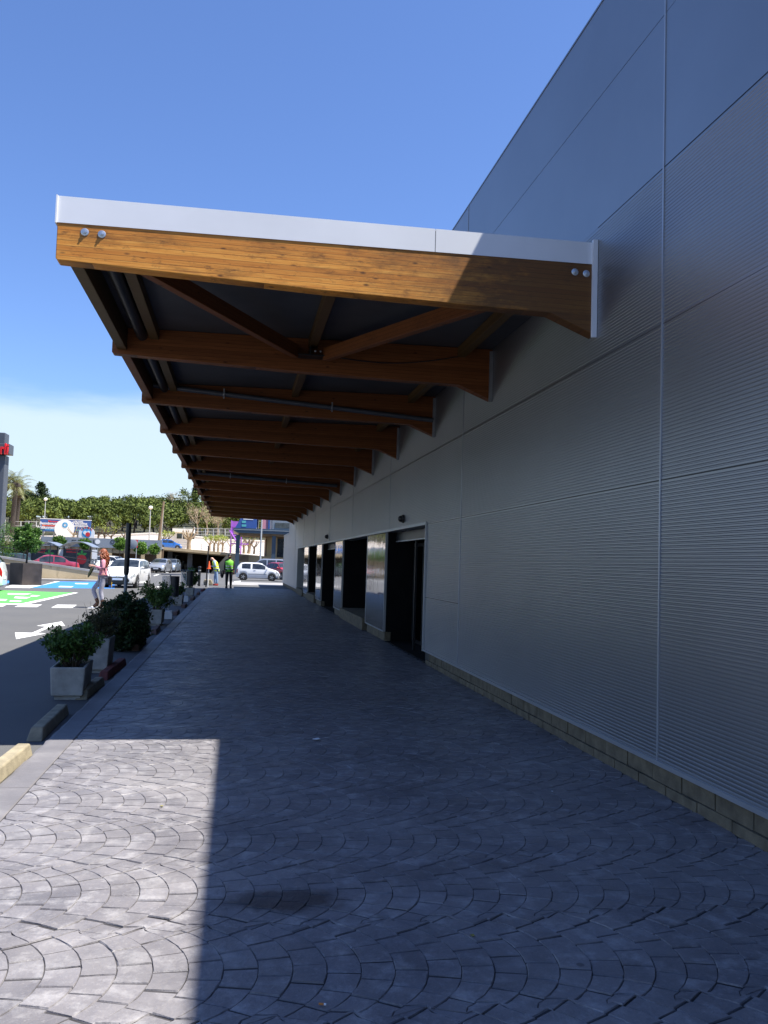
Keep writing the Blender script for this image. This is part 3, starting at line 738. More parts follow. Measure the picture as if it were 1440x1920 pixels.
# front fascia in two lengths
for x0, x1 in ((-1.505, 1.545), (1.551, 2.953)):
    def zt(x): return 4.372+(x+1.5)/4.5*.048
    def zb(x): return 4.158+(x+1.5)/4.5*.070
    m = MB(); Y = BY0-.005
    m.add([(x0, Y, zb(x0)), (x1, Y, zb(x1)), (x1, Y, zt(x1)), (x0, Y, zt(x0)), (x0, Y+.004, zb(x0)), (x1, Y+.004, zb(x1)), (x1, Y+.3, zt(x1)), (x0, Y+.3, zt(x0)), (x0, Y+.3, zt(x0)-.003), (x1, Y+.3, zt(x1)-.003), (x1, Y+.004, zt(x1)-.006), (x0, Y+.004, zt(x0)-.006)],
          [(0, 1, 2, 3), (3, 2, 6, 7), (0, 4, 5, 1), (4, 11, 10, 5), (7, 6, 9, 8), (8, 9, 10, 11), (1, 5, 10, 2), (0, 3, 11, 4), (2, 10, 9, 6), (3, 7, 8, 11)])
    m.build('front_fascia', 'white_flashing', CAN)
m = MB(); m.box(-1.515, -1.503, BY0-.02, YE, 4.15, 4.374); m.build('eave_fascia', 'white_flashing', CAN)
def sprism(x0, x1, ya, yb, h0, h1, drop=0):  # along-Y member under the sloping sheet
    m = MB(); m.box(x0, x1, ya, yb, h0, h1); return m
for k in range(NBEAM-1):
    ya, yb = BY0+k*BP+BT, BY0+(k+1)*BP
    if k < 12:
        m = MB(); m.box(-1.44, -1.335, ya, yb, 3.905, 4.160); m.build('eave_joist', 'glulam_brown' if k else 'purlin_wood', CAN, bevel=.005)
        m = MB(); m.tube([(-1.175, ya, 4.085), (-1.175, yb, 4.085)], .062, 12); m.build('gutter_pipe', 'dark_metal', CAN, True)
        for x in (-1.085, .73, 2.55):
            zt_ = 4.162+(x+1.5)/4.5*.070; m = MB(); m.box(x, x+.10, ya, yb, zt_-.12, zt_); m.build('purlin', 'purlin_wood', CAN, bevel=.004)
# wind bracing in the first bay and its steel node
def brace(p, q):
    m = MB(); m.bar((0, 0, 0), (Vector(q)-Vector(p)), .085, .15); o = m.build('wind_brace', 'glulam_brown', CAN, bevel=.005); o.location = p
brace((-.93, BY0+BT+.02, 3.97), (.57, BY0+BP-.16, 3.99)); brace((2.28, BY0+BT+.02, 3.96), (.93, BY0+BP-.14, 3.98))
m = MB(); m.box(.56, .98, BY0+BP-.20, BY0+BP-.002, 3.95, 3.962); m.box(.56, .575, BY0+BP-.2, BY0+BP-.004, 3.963, 4.06); m.box(.74, .75, BY0+BP-.2, BY0+BP-.004, 3.963, 4.06); m.box(.93, .945, BY0+BP-.2, BY0+BP-.004, 3.963, 4.06)
m.build('brace_plate', 'dark_metal', CAN)
for x in (.80, .86):
    m = MB(); m.ball((x, BY0+BP-.205, 4.0), .014, 8, 6); m.build('brace_bolt', 'zinc', CAN, True)
# cable sagging along the second beam
pts = [Vector((.95+(2.55-.95)*i/16, BY0+BP-.012, 4.005+.10*(i/16)-.085*math.sin(PI*i/16))) for i in range(17)]
m = MB(); m.tube(pts, .006, 6); m.build('cable', 'black_plastic', CAN, True)
# hanging bracket in the second bay
m = MB(); yb_ = BY0+BP+BT; m.box(.55, .66, yb_+.03, yb_+.09, 4.02, 4.16); m.tube([(.56, yb_+.06, 4.02), (.53, yb_+.06, 3.95), (.58, yb_+.06, 3.92)], .01, 6); m.tube([(.66, yb_+.06, 4.06), (.78, yb_+.06, 4.12)], .008, 6); m.build('hanging_bracket', 'dark_metal', CAN)
# spray pipes clamped to two of the beams
for k, pa, pb, cl in ((2, (283, 722), (812, 788), ((420, 740), (622, 767))), (6, (366, 886), (632, 911), ((432, 889), (537, 899)))):
    Y = BY0+k*BP-.055
    a, b = at(*pa, Y), at(*pb, Y)
    m = MB(); m.tube([a+Vector((0, .03, .05)), a, b], .038 if k == 2 else .05, 12); pp = m.build('conduit_pipe', 'pipe_grey', CAN, True)
    for c in cl:
        q = at(*c, Y); f = (q.x-a.x)/(b.x-a.x); q = a.lerp(b, f)
        m = MB(); m.tube([q+Vector((-.012, 0, 0)), q+Vector((.012, 0, -.003))], .046 if k == 2 else .058, 12); m.box(q.x-.01, q.x+.01, q.y-.052, q.y-.04, q.z-.075, q.z+.075); m.build('pipe_clamp', 'zinc', pp)

# ------------------------------------------------------------------ things along the walkway edge
def stop_mesh(L, mat):
    m = MB(); h = .105; w = .135
    sec = [(-w/2, 0), (w/2, 0), (w/2*.72, h), (-w/2*.72, h)]
    vs = [(x, 0, z) for x, z in sec]+[(x, L, z) for x, z in sec]
    vs[2] = (vs[2][0], .10, h); vs[3] = (vs[3][0], .10, h); vs[6] = (vs[6][0], L-.03, h); vs[7] = (vs[7][0], L-.03, h)
    m.add(vs, [(0, 1, 2, 3), (7, 6, 5, 4), (0, 4, 5, 1), (1, 5, 6, 2), (2, 6, 7, 3), (3, 7, 4, 0)]); return m
for y0, y1, mat, lab in ((5.45, 7.22, 'stop_concrete', 'yellowish concrete wheel stop lying in full sun'), (7.75, 9.08, 'stop_concrete', 'concrete wheel stop in shade just before the first trough planter'),
                         (9.95, 11.1, 'stop_concrete', 'concrete wheel stop beside the first trough planter'), (11.5, 13.15, 'stop_red', 'red painted wheel stop by the tall box planter'),
                         (15.1, 16.5, 'stop_brown', 'brown wheel stop at the foot of the dark round bush planter'), (18.3, 19.6, 'stop_brown', 'brown wheel stop between the round bush and the bright shrub'),
                         (24.5, 25.8, 'stop_brown', 'brown wheel stop just past the nearer litter bin'), (28.2, 29.4, 'stop_brown', 'brown wheel stop beside the planter between the two bins'),
                         (33.4, 34.8, 'stop_brown', 'brown wheel stop just past the farther litter bin'), (38.6, 40.2, 'stop_brown', 'brown wheel stop past the last shrub planter'), (43.0, 45.0, 'stop_red', 'red wheel stop near the far end of the walkway')):
    o = stop_mesh(y1-y0, mat).build('wheel_stop', mat, bevel=.012); o.location = (-1.635, y0, GZ); o.rotation_euler = (0, 0, R(random.Random(y0).uniform(-1.5, 1.5)))
    tag(o, lab, 'wheel stop', 'wheel stops along the walkway edge')

def leaf_quads(m, pts_fn, n, size, rg, up=.35, mi=0, slim=.5):
    for _ in range(n):
        p, nrm = pts_fn(rg)
        d = Vector((rg.gauss(0, 1), rg.gauss(0, 1), rg.gauss(0, 1)+up)).normalized()
        nn = (nrm*.9+Vector((rg.gauss(0, .6), rg.gauss(0, .6), rg.gauss(0, .6)))).normalized()
        u = d-nn*d.dot(nn)
        if u.length < .05: continue
        u.normalize(); w = nn.cross(u); s = size*rg.uniform(.65, 1.35)
        m.add([p, p+u*s*.5+w*s*slim*.5+nn*s*.08, p+u*s, p+u*s*.5-w*s*slim*.5+nn*s*.08], [(0, 1, 2, 3)], mi)
def clumps(rg, n, fn):
    out = []
    for _ in range(n): out.append(fn(rg))
    return out
def clump_sampler(cl, sp):
    def f(rg):
        c, r = cl[rg.randrange(len(cl))]
        d = Vector((rg.gauss(0, 1), rg.gauss(0, 1), rg.gauss(0, 1))).normalized()
        return c+d*r*(rg.random()**.45)*sp, d
    return f
def planter(y, x, w, d, h, label, mat, shrub, seed, rz=0.0):
    t = thing('planter', label[0], 'planter', (x, y, GZ), rz, 'concrete planters along the walkway')
    m = MB(); tw = .035; ta = .02
    def ring(z, ww, dd): return [(-ww/2, -dd/2, z), (ww/2, -dd/2, z), (ww/2, dd/2, z), (-ww/2, dd/2, z)]
    vs = ring(.045, w-2*ta, d-2*ta)+ring(h, w, d)+ring(h, w-2*tw, d-2*tw)+ring(h-.06, w-2*tw, d-2*tw)
    fs = [(3, 2, 1, 0)]+[(4*k+i, 4*k+(i+1) % 4, 4*k+4+(i+1) % 4, 4*k+4+i) for k in range(3) for i in range(4)]+[(12, 13, 14, 15)]
    m.add(vs, fs); m.build('tub', mat, t, bevel=.014)
    m = MB(); m.box(-w/2+.05, w/2-.05, -d/2+.06, -d/2+.16, 0, .046); m.box(-w/2+.05, w/2-.05, d/2-.16, d/2-.06, 0, .046); m.build('foot', mat, t)
    m = MB(); m.box(-w/2+tw+.002, w/2-tw-.002, -d/2+tw+.002, d/2-tw-.002, h-.10, h-.045); m.build('soil', 'soil', t)
    # the plant is a thing of its own, rooted in the tub
    rg = random.Random(seed); H, spread, kind, n, sz, up = shrub
    p = thing('shrub', label[1], 'shrub', (x, y, GZ+h-.05), rz, 'shrubs in the walkway planters')
    st = MB(); cl = []
    nst = 26 if kind != 'leaf_dark' else 30
    for k in range(nst):
        a = rg.uniform(0, 2*PI); r0 = rg.uniform(0, .10); rr = spread*math.sqrt(rg.random()); hh = H*(rg.uniform(.55, 1.0) if rr < spread*.6 else rg.uniform(.35, .85))
        b0 = Vector((r0*math.cos(a)*.8, r0*math.sin(a)*1.6, 0)); tip = Vector((rr*math.cos(a), rr*math.sin(a)*1.25, hh))
        mid = b0.lerp(tip, .5)+Vector((rg.gauss(0, .02), rg.gauss(0, .02), .05*H))
        st.tube([b0, mid, tip], [.008, .005, .0025], 5)
        for q in (.45, .62, .78, .9, 1.0):
            c = (b0.lerp(mid, q*2) if q < .5 else mid.lerp(tip, q*2-1)); cl.append((c, .075*(.8+.6*rg.random())*(H/.5)**.5))
        if kind == 'leaf_twiggy' or rg.random() < .25:
            st.tube([tip, tip+Vector((rg.gauss(0, .06), rg.gauss(0, .06), rg.uniform(.08, .22)))], [.003, .0012], 4)
    if kind == 'leaf_dark':
        st = MB()
        for k in range(9): st.tube([(rg.uniform(-.06, .06), -.2+rg.uniform(-.1, .1), 0), (rg.uniform(-.1, .1), -.6, .28), (rg.uniform(-.2, .2), -1.1+rg.uniform(-.2, .2), .2+rg.uniform(-.1, .3))], [.016, .012, .004], 6)
        cl = [(Vector((rg.gauss(0, 1), rg.gauss(0, 1), rg.gauss(0, 1))).normalized()*rg.uniform(.5, 1.0), 1) for _ in range(140)]
        cl = [(Vector((c.x*spread*.95+.02, c.y*spread*1.1-1.12, .13+c.z*H*.5)), .10) for c, _ in cl]
    m = MB(); leaf_quads(m, clump_sampler(cl, 1.0), n, sz, rg, up, slim=.5); m.build('foliage', kind, p, fix=False)
    st.build('stems', 'bark', p, True)
    return t
planter(10.30, -1.80, .37, .80, .36, ('low concrete trough planter, nearest along the walkway', 'glossy green hedge shrub in the nearest trough planter'), 'planter_concrete', (.50, .33, 'leaf_hedge', 3400, .052, .5), 1, R(3))
planter(12.45, -1.84, .36, .56, .47, ('tall square concrete planter behind the nearest trough', 'sparse shrub with dry twigs in the tall square planter'), 'planter_concrete', (.47, .28, 'leaf_twiggy', 1700, .045, .5), 2)
planter(16.3, -1.86, .34, .80, .40, ('concrete planter under the big round dark bush', 'big round dark cypress-like bush hanging over its planter'), 'planter_concrete', (.95, .43, 'leaf_dark', 14000, .060, .2), 3)
planter(21.0, -1.83, .34, .80, .38, ('concrete trough planter next to the nearer litter bin', 'dense bright green shrub next to the nearer litter bin'), 'planter_concrete', (.62, .42, 'leaf_hedge', 3800, .058, .5), 4)
planter(29.8, -1.90, .34, .80, .36, ('grey concrete planter between the two litter bins', 'low green plant between the two litter bins'), 'planter_concrete', (.45, .25, 'leaf_hedge', 900, .07, .5), 5)
planter(37.4, -1.90, .32, .80, .36, ('small grey concrete planter past the farther litter bin', 'leafy dark green plant past the farther litter bin'), 'planter_concrete', (.85, .34, 'leaf_hedge', 1300, .10, .7), 6)

def bin_(x, y, label, s=1.0):
    t = thing('litter_bin', label, 'bin', (x, y, GZ), 0, 'litter bins on posts along the walkway'); t.scale = (.72, .8, 1.12)
    m = MB(); m.prism([(-.15, 0), (.15, 0), (.15, .10), (.11, .19), (-.15, .19)], 'y', -.15, .15); m.build('base_block', 'white_paint', t, bevel=.012)
    m = MB(); m.tube([(-.02, 0, .19), (.0, 0, 1.02)], .019, 10); m.build('post', 'steel_grey', t, True)
    m = MB(); n = 14
    prof = [(.145, .52), (.15, .56), (.158, 1.0), (.15, 1.0), (.142, .57)]
    m.lathe(prof, 18, (.17, .05, 0), cap=False); m.lathe([(.0, .53), (.144, .53)], 18, (.17, .05, 0), cap=False); m.build('bucket', 'dark_metal', t, True)
    m = MB(); m.lathe([(.125, .50), (.13, .53), (.137, 1.0)], 16, (-.16, .05, 0), cap=True); m.build('clear_bag', 'clear_plastic', t, True)
    m = MB(); m.box(-.33, .35, -.11, .21, 1.03, 1.045); m.build('lid', 'grey_metal', t, bevel=.004)
    m = MB(); m.box(-.02, .02, -.005, .06, .95, 1.028); m.box(-.018, .018, .0, .06, .56, .60); m.build('bracket', 'steel_grey', t)
bin_(-1.70, 23.1, 'clear bag litter bin on a post with white block base, nearer of two')
bin_(-1.80, 32.4, 'litter bin on a post with white block base, farther of two')

# dark post standing among the planters
b0 = gnd(229, 1214, GZ); top = at(242, 981, b0.y+.12)
t = thing('marker_post', 'tall black topped post leaning beside the round dark bush', 'post', b0)
d = top-b0
m = MB(); m.tube([(0, 0, 0), tuple(d*.62)], .030, 10); m.build('lower_tube', 'grey_metal', t, True)
m = MB(); m.tube([tuple(d*.58), tuple(d*.60), tuple(d)], [.034, .046, .046], 10); m.build('upper_sleeve', 'black_plastic', t, True)
m = MB(); m.lathe([(.11, 0), (.11, .012), (.04, .03)], 16); m.build('foot_plate', 'dark_metal', t, True)

# far end of the walkway
def bollard(p, h, label):
    t = thing('bollard', label, 'bollard', p, 0)
    m = MB(); m.lathe([(.075, 0), (.075, h*.86), (.06, h*.88), (.06, h*.92), (.09, h*.94), (.10, h*.97), (.07, h), (.0, h+.015)], 16); m.build('post', 'black_plastic', t, True)
    m = MB(); m.lathe([(.077, h*.78), (.077, h*.82)], 16); m.build('ring', 'lamp_pole', t, True)
bollard(gnd(373, 1099, GZ), 1.15, 'black bollard with rounded cap before the orange cone')
pc = gnd(386, 1101, GZ)
t = thing('barrier_post', 'thin black and white barrier post behind the bollard', 'post', pc)
m = MB(); m.tube([(0, 0, 0), (.05, 0, 2.35)], .035, 8); m.build('black_pole', 'black_plastic', t, True)
m = MB(); m.tube([(.095, 0, 0), (.12, 0, 1.08)], .035, 8); m.build('white_pole', 'white_paint', t, True)
t = thing('traffic_cone', 'orange traffic cone set on top of the barrier post', 'cone', pc+Vector((.13, 0, 1.06))); t.scale = (.72, .72, .9)
m = MB(); m.lathe([(.13, .0), (.115, .03), (.035, .46), (.03, .47)], 14); m.build('cone_body', 'cone_orange', t, True)
m = MB(); m.box(-.17, .17, -.17, .17, -.025, .0); m.build('cone_base', 'cone_orange', t, bevel=.01)
pb = gnd(390, 1097, GZ)
m = MB(); m.prism([(-.26, 0), (.26, 0), (.28, .12), (.2, .34), (-.22, .36), (-.28, .2)], 'y', -.2, .2)
o = m.build('concrete_lump', 'stop_concrete', bevel=.04); o.location = pb; tag(o, 'pale broken concrete block at the barrier post foot', 'block')

# litter on the walkway
p = gnd(604, 1887); t = thing('cigarette_butt', 'orange tipped cigarette butt on the shaded cobbles', 'cigarette butt', (p.x, p.y, .004), R(-18))
m = MB(); m.tube([(-.012, 0, .004), (.006, 0, .004)], .004, 8); m.build('filter', 'butt_orange', t, True)
m = MB(); m.tube([(.0062, 0, .004), (.014, 0, .004)], .0039, 8); m.build('paper_end', 'sign_white', t, True)
def scrap(px_, py_, s, mat, name, label, cat):
    p = gnd(px_, py_); rg = random.Random(px_); m = MB(); n = 7
    ring = [(s*(.6+.5*rg.random())*math.cos(2*PI*i/n), s*(.6+.5*rg.random())*math.sin(2*PI*i/n), .004+rg.random()*s*.35) for i in range(n)]
    m.add(ring+[(0, 0, s*.45)]+[(x, y, z-.002) for x, y, z in ring]+[(0, 0, s*.45-.003)], [(i, (i+1) % n, n) for i in range(n)]+[((i+1) % n+n+1, i+n+1, 2*n+1) for i in range(n)]+[(i, i+n+1, (i+1) % n+n+1, (i+1) % n) for i in range(n)])
    o = m.build(name, mat); o.location = (p.x, p.y, .002); tag(o, label, cat)
scrap(594, 1388, .045, 'sign_white', 'paper_scrap', 'crumpled white paper scrap on the shaded cobbles', 'paper')
scrap(886, 1756, .012, 'dry_leaf', 'fallen_leaf', 'small yellow-green fallen leaf on the shaded cobbles', 'leaf')
scrap(303, 1513, .013, 'dry_leaf', 'fallen_leaf', 'tiny yellow fallen leaf on the sunlit cobbles', 'leaf')
scrap(1035, 1485, .010, 'sign_white', 'paper_scrap', 'tiny white paper bit on the cobbles towards the wall', 'paper')

# ------------------------------------------------------------------ cars
def interp(P, x):
    if x <= P[0][0]: return P[0][1]
    for (a, b), (c, d) in zip(P, P[1:]):
        if x <= c: return b+(d-b)*(x-a)/(c-a)
    return P[-1][1]
def sinterp(P, x, e=.012): return sum(interp(P, x+k*e) for k in (-1, -.5, 0, .5, 1))/5
STY = {
 'hatch': dict(L=3.95, W=1.70, H=1.50, top=[(0, .62), (.012, .92), (.05, 1.18), (.13, 1.42), (.25, 1.49), (.45, 1.5), (.57, 1.45), (.745, 1.05), (.78, 1.0), (.9, .90), (.965, .78), (1, .58)],
      belt=[(0, .60), (.015, .88), (.1, .98), (.5, .93), (.745, .93), (.9, .82), (.965, .72), (1, .55)], side=[(.135, .21), (.225, .42), (.435, .66)], ws=(.575, .735), rw=(.04, .125), wh=(.19, .815), r=.31),
 'city': dict(L=3.40, W=1.52, H=1.43, top=[(0, .62), (.01, .95), (.04, 1.2), (.10, 1.38), (.2, 1.43), (.5, 1.43), (.60, 1.36), (.765, 1.0), (.795, .96), (.92, .84), (.975, .72), (1, .55)],
      belt=[(0, .6), (.015, .85), (.1, .92), (.5, .88), (.765, .88), (.92, .77), (.975, .66), (1, .52)], side=[(.13, .33), (.37, .67)], ws=(.60, .755), rw=(.03, .09), wh=(.165, .82), r=.285),
 'sedan': dict(L=4.4, W=1.72, H=1.43, top=[(0, .62), (.01, .88), (.04, .96), (.16, 1.0), (.29, 1.36), (.39, 1.42), (.52, 1.43), (.60, 1.37), (.745, 1.0), (.78, .96), (.92, .85), (.98, .72), (1, .55)],
      belt=[(0, .58), (.01, .84), (.1, .91), (.5, .90), (.745, .90), (.92, .78), (.98, .66), (1, .5)], side=[(.235, .42), (.435, .66)], ws=(.60, .735), rw=(.175, .285), wh=(.19, .82), r=.31),
 'van': dict(L=4.3, W=1.78, H=1.84, top=[(0, .62), (.006, 1.2), (.02, 1.66), (.06, 1.80), (.2, 1.84), (.55, 1.84), (.64, 1.74), (.80, 1.12), (.84, 1.06), (.94, .95), (.985, .78), (1, .58)],
      belt=[(0, .6), (.006, .95), (.1, 1.05), (.5, 1.02), (.8, 1.0), (.94, .85), (.985, .7), (1, .52)], side=[(.06, .26), (.28, .46), (.48, .70)], ws=(.65, .79), rw=(.008, .05), wh=(.17, .82), r=.32),
 'suv': dict(L=4.4, W=1.82, H=1.68, top=[(0, .70), (.01, 1.02), (.04, 1.30), (.11, 1.58), (.25, 1.67), (.45, 1.68), (.56, 1.62), (.72, 1.16), (.76, 1.10), (.9, 1.0), (.97, .86), (1, .65)],
      belt=[(0, .66), (.015, .98), (.1, 1.10), (.5, 1.05), (.72, 1.04), (.9, .94), (.97, .80), (1, .6)], side=[(.12, .22), (.235, .42), (.435, .65)], ws=(.565, .71), rw=(.03, .105), wh=(.19, .815), r=.35),
}
def car(label, style, paint, loc, heading, extra=None, L=None, H=None, name='parked_car', plate=True):
    S = STY[style]; L = L or S['L']; W = S['W']; k = (H or S['H'])/S['H']; r = S['r']
    t = thing(name, label, 'car', (loc[0], loc[1], loc[2] if len(loc) > 2 else GZ), heading, None)
    xr, xf = S['wh'][0]*L, S['wh'][1]*L; ra = r*1.16
    def width(u):
        return W/2*sinterp([(0, .78), (.012, .87), (.04, .94), (.12, .985), (.5, 1), (.86, .985), (.94, .93), (.98, .83), (1, .70)], u, .006)
    def sec(u, v):      # surface point: u along the car 0..1 (rear..front), v 0..8 from sill up to the roof centre
        x = u*L
        zb = .20+.06*(abs(u-.5)*2)**4
        for xw in (xr, xf):
            q = ra*ra-(x-xw)**2
            if q > 0: zb = max(zb, r+math.sqrt(q)*.96)
        zs = sinterp(S['belt'], u)*k; zt = max(sinterp(S['top'], u)*k, zs+.02)
        zb = min(zb, zs-.05)
        w = width(u); inset_ = min(1, max(0, (zt-zs-.1)/.45)); wr = w*(.95-.20*inset_)
        T = [(w*.93, zb), (w*.99, zb+.22*(zs-zb)), (w, zb+.6*(zs-zb)), (w*.965, zs), ((w*.955+wr)/2+.012*inset_, (zs+zt-.05)/2), (wr, zt-.05-.0*inset_), (wr*.90, zt-.018), (wr*.5, zt), (0, zt+.008)]
        i = min(7, int(v)); f = v-i
        return Vector((x-L/2, T[i][0]+(T[i+1][0]-T[i][0])*f, T[i][1]+(T[i+1][1]-T[i][1])*f))
    us = sorted(set([round(i/64, 5) for i in range(65)]+[.004, .012, .024, .97, .98, .99]+[max(0, min(1, (xw+ra*math.cos(PI*j/10))/L)) for xw in (xr, xf) for j in range(11)]))
    def pt(u, v): return sec(u, v) if v <= 8 else (lambda q: Vector((q.x, -q.y, q.z)))(sec(u, 16-v))
    m = MB(); nv = 17
    vs = [pt(u, v) for u in us for v in range(nv)]
    fs = [(i*nv+j, i*nv+j+1, (i+1)*nv+j+1, (i+1)*nv+j) for i in range(len(us)-1) for j in range(nv-1)]
    fs += [tuple(range(nv)), tuple(range((len(us)-1)*nv+nv-1, (len(us)-1)*nv-1, -1))]
    m.add(vs, fs); body = m.build('body', paint, t, True)
    m = MB(); m.box(-L/2+.15, L/2-.15, -W/2+.12, W/2-.12, .17, .55); m.build('underbody', 'black_plastic', t)
    def patch(u0, u1, v0, v1, nme, mat, off=.006, nu=6, nvv=4, par=t, mirror=False, trim=None):
        q = MB(); P = []
        for i in range(nu+1):
            for j in range(nvv+1):
                u = u0+(u1-u0)*i/nu; v = v0+(v1-v0)*j/nvv
                if trim: u, v = trim(i/nu, j/nvv, u, v)
                p0 = pt(u, v); e = .004
                du = pt(min(1, u+e), v)-pt(max(0, u-e), v); dv = pt(u, min(16, v+.05))-pt(u, max(0, v-.05))
                n = dv.cross(du)
                n = n.normalized() if n.length > 1e-9 else Vector((0, 0, 1))
                if n.dot(p0-Vector((p0.x*.7, 0, .5))) < 0: n = -n
                P.append(p0+n*off)
        if mirror: P = [Vector((p.x, -p.y, p.z)) for p in P]
        q.add(P, [(i*(nvv+1)+j, i*(nvv+1)+j+1, (i+1)*(nvv+1)+j+1, (i+1)*(nvv+1)+j) for i in range(nu) for j in range(nvv)])
        return q.build(nme, mat, par, True)
    patch(*S['ws'], 5.25, 10.75, 'windscreen', 'car_glass', nvv=10)
    patch(*S['rw'], 5.3, 10.7, 'rear_window', 'car_glass', nvv=10)
    for a, b in S['side']:
        for mi in (False, True): patch(a, b, 3.12, 4.82, 'side_window', 'car_glass', mirror=mi)
    for mi in (False, True):
        patch(.915, .99, 2.2, 3.0, 'headlight', 'lamp_clear', .008, mirror=mi)
        patch(.006, .04, 2.0, 3.3 if style != 'van' else 3.0, 'tail_light', 'lamp_red', .008, mirror=mi)
        s = -1 if mi else 1
        q = MB(); xm = S['ws'][1]*L-L/2-.16; yb = (width(S['ws'][1]))*.97; zm = interp(S['belt'], S['ws'][1])*k+.03
        q.ball((xm, s*(yb+.10), zm+.07), (.05, .10, .07), 10, 8); q.box(xm-.03, xm+.02, min(s*(yb-.03), s*(yb+.06)), max(s*(yb-.03), s*(yb+.06)), zm, zm+.05); q.build('mirror', paint if extra != 'base' else 'black_plastic', t, True)
        q = MB()
        for u in (S['side'][-1][0]-.012,): 
            pass
        q.box(L*(S['side'][-1][0]+.03)-L/2, L*(S['side'][-1][0]+.03)-L/2+.16, s*(W/2*.985)-.012, s*(W/2*.985)+.012, .80*k, .83*k); q.build('door_handle', paint if paint != 'carpaint_white' else 'rim_alloy', t)
    zf = interp(S['belt'], 1)*k
    m = MB(); xg = L/2
    m.prism([(-.50, .25), (.50, .25), (.60, .38), (.46, .56*k), (-.46, .56*k), (-.60, .38)], 'x', xg-.09, xg+.012); m.build('grille', 'black_plastic', t, bevel=.01)
    m = MB(); m.box(xg+.0125, xg+.02, -.26, .26, .40, .51); m.build('number_plate', 'sign_white', t)
    m = MB(); m.box(-L/2-.02, -L/2-.0, -.26, .26, .50, .61); m.build('number_plate', 'sign_white', t)
    m = MB(); m.lathe([(.06, .0), (.075, .0), (.075, .012), (.06, .012)], 16, (xg+.012, 0, .60*k), axis='x', cap=False); m.build('badge', 'chrome', t)
    if extra == 'stripe':
        for s in (-1, 1):
            m = MB(); m.box(-L*.27+.15, L*.20, s*(W/2*.995)-.008, s*(W/2*.995)+.008, .50, .55); m.build('side_moulding', 'grey_metal', t)
    for xw in (xr, xf):
        for s in (-1, 1):
            cx, cy = xw-L/2, s*(W/2-.105)
            q = MB(); q.lathe([(r*.60, -.09), (r*.93, -.095), (r, -.06), (r, .06), (r*.93, .095), (r*.60, .09)], 24, (cx, cy, r), axis='y'); w = q.build('wheel', 'rubber', t, True)
            q = MB(); f = s*.092
            q.lathe([(r*.62, f), (r*.60, f*.75), (r*.16, f*.86), (r*.15, f*1.02), (0.001, f*1.04)], 20, (cx, cy, r), axis='y', cap=False)
            for j in range(5):
                a = 2*PI*j/5; q.bar((cx+math.cos(a)*r*.12, cy+f*.98, r+math.sin(a)*r*.12), (cx+math.cos(a)*r*.58, cy+f*.98, r+math.sin(a)*r*.58), .05, .02, up=Vector((0, 1, 0)))
            q.build('rim', 'rim_alloy', w, True)
            q = MB(); q.lathe([(r*1.14, -s*.05), (r*1.14, s*.05)], 20, (cx, cy, r), axis='y', cap=True); q.build('wheel_well', 'black_plastic', t)
    return t
H_ = lambda dx, dy: math.atan2(dy, dx)
car('white hatchback driving towards the walkway behind the woman', 'hatch', 'carpaint_white', (-5.62, 46.7), H_(-.13, -1), name='moving_car')
car('white off-roader cut off by the picture edge beside the green bay', 'suv', 'carpaint_white', (-11.75, 37.9), H_(-1, -.12))
car('silver hatchback facing the camera behind the white hatchback', 'hatch', 'carpaint_silver', (-7.85, 92.5), H_(-.16, -1))
car('blue-grey car parked right behind the silver hatchback', 'hatch', 'carpaint_silverblue', (-7.25, 98.5), H_(-.12, -1))
car('tall white van-like car seen from behind next to the silver saloon', 'van', 'carpaint_white', (-7.5, 106.5), H_(.15, 1), H=2.0)
car('silver saloon side-on before the dark underpass', 'sedan', 'carpaint_champagne', (-7.4, 114), H_(1, .08))
car('small white three-door car side-on past the walkway end', 'city', 'carpaint_white', (1.74, 69.6), H_(1, -.06), 'stripe', L=3.45)
car('red hatchback half hidden behind the small white car', 'hatch', 'carpaint_red', (4.0, 76.0), H_(.55, -1), L=3.7)
car('silver estate car behind the red hatchback', 'van', 'carpaint_silver', (2.7, 81.0), H_(-1, .05), H=1.80, L=4.2)
car('dark red car parked behind the ramp railing', 'sedan', 'carpaint_crimson', (-14.2, 69.0), H_(-1, -.25), H=1.55)
car('dark green estate behind the ramp railing under the ball tree', 'hatch', 'carpaint_darkgreen', (-18.3, 73), H_(-1, -.2), H=1.62)
car('white hatchback parked beside the cart shelter', 'hatch', 'carpaint_white', (-12.6, 84), H_(.3, -1), H=1.6)
car('second white hatchback beyond the woman near the cart shelter', 'hatch', 'carpaint_white', (-12.4, 92), H_(.9, -.5), H=1.62)
car('white van behind the tall post in the far row', 'van', 'carpaint_white', (-13.3, 103), H_(-.2, -1), H=2.15)
car('dark blue car in the far row beside the ball trees', 'sedan', 'carpaint_darkblue', (-11.6, 108), H_(-.2, -1), H=1.55)
for i, (x, c, lab) in enumerate(((-24.3, 'darkblue', 'dark car parked leftmost in the row behind the ramp'), (-20.6, 'silverblue', 'blue-grey car second in the row behind the ramp'), (-16.9, 'darkgreen', 'dark teal car third in the row behind the ramp'))):
    car(lab, 'hatch', 'carpaint_'+c, (x-3.5, 92), H_(.1, -1), H=1.7)

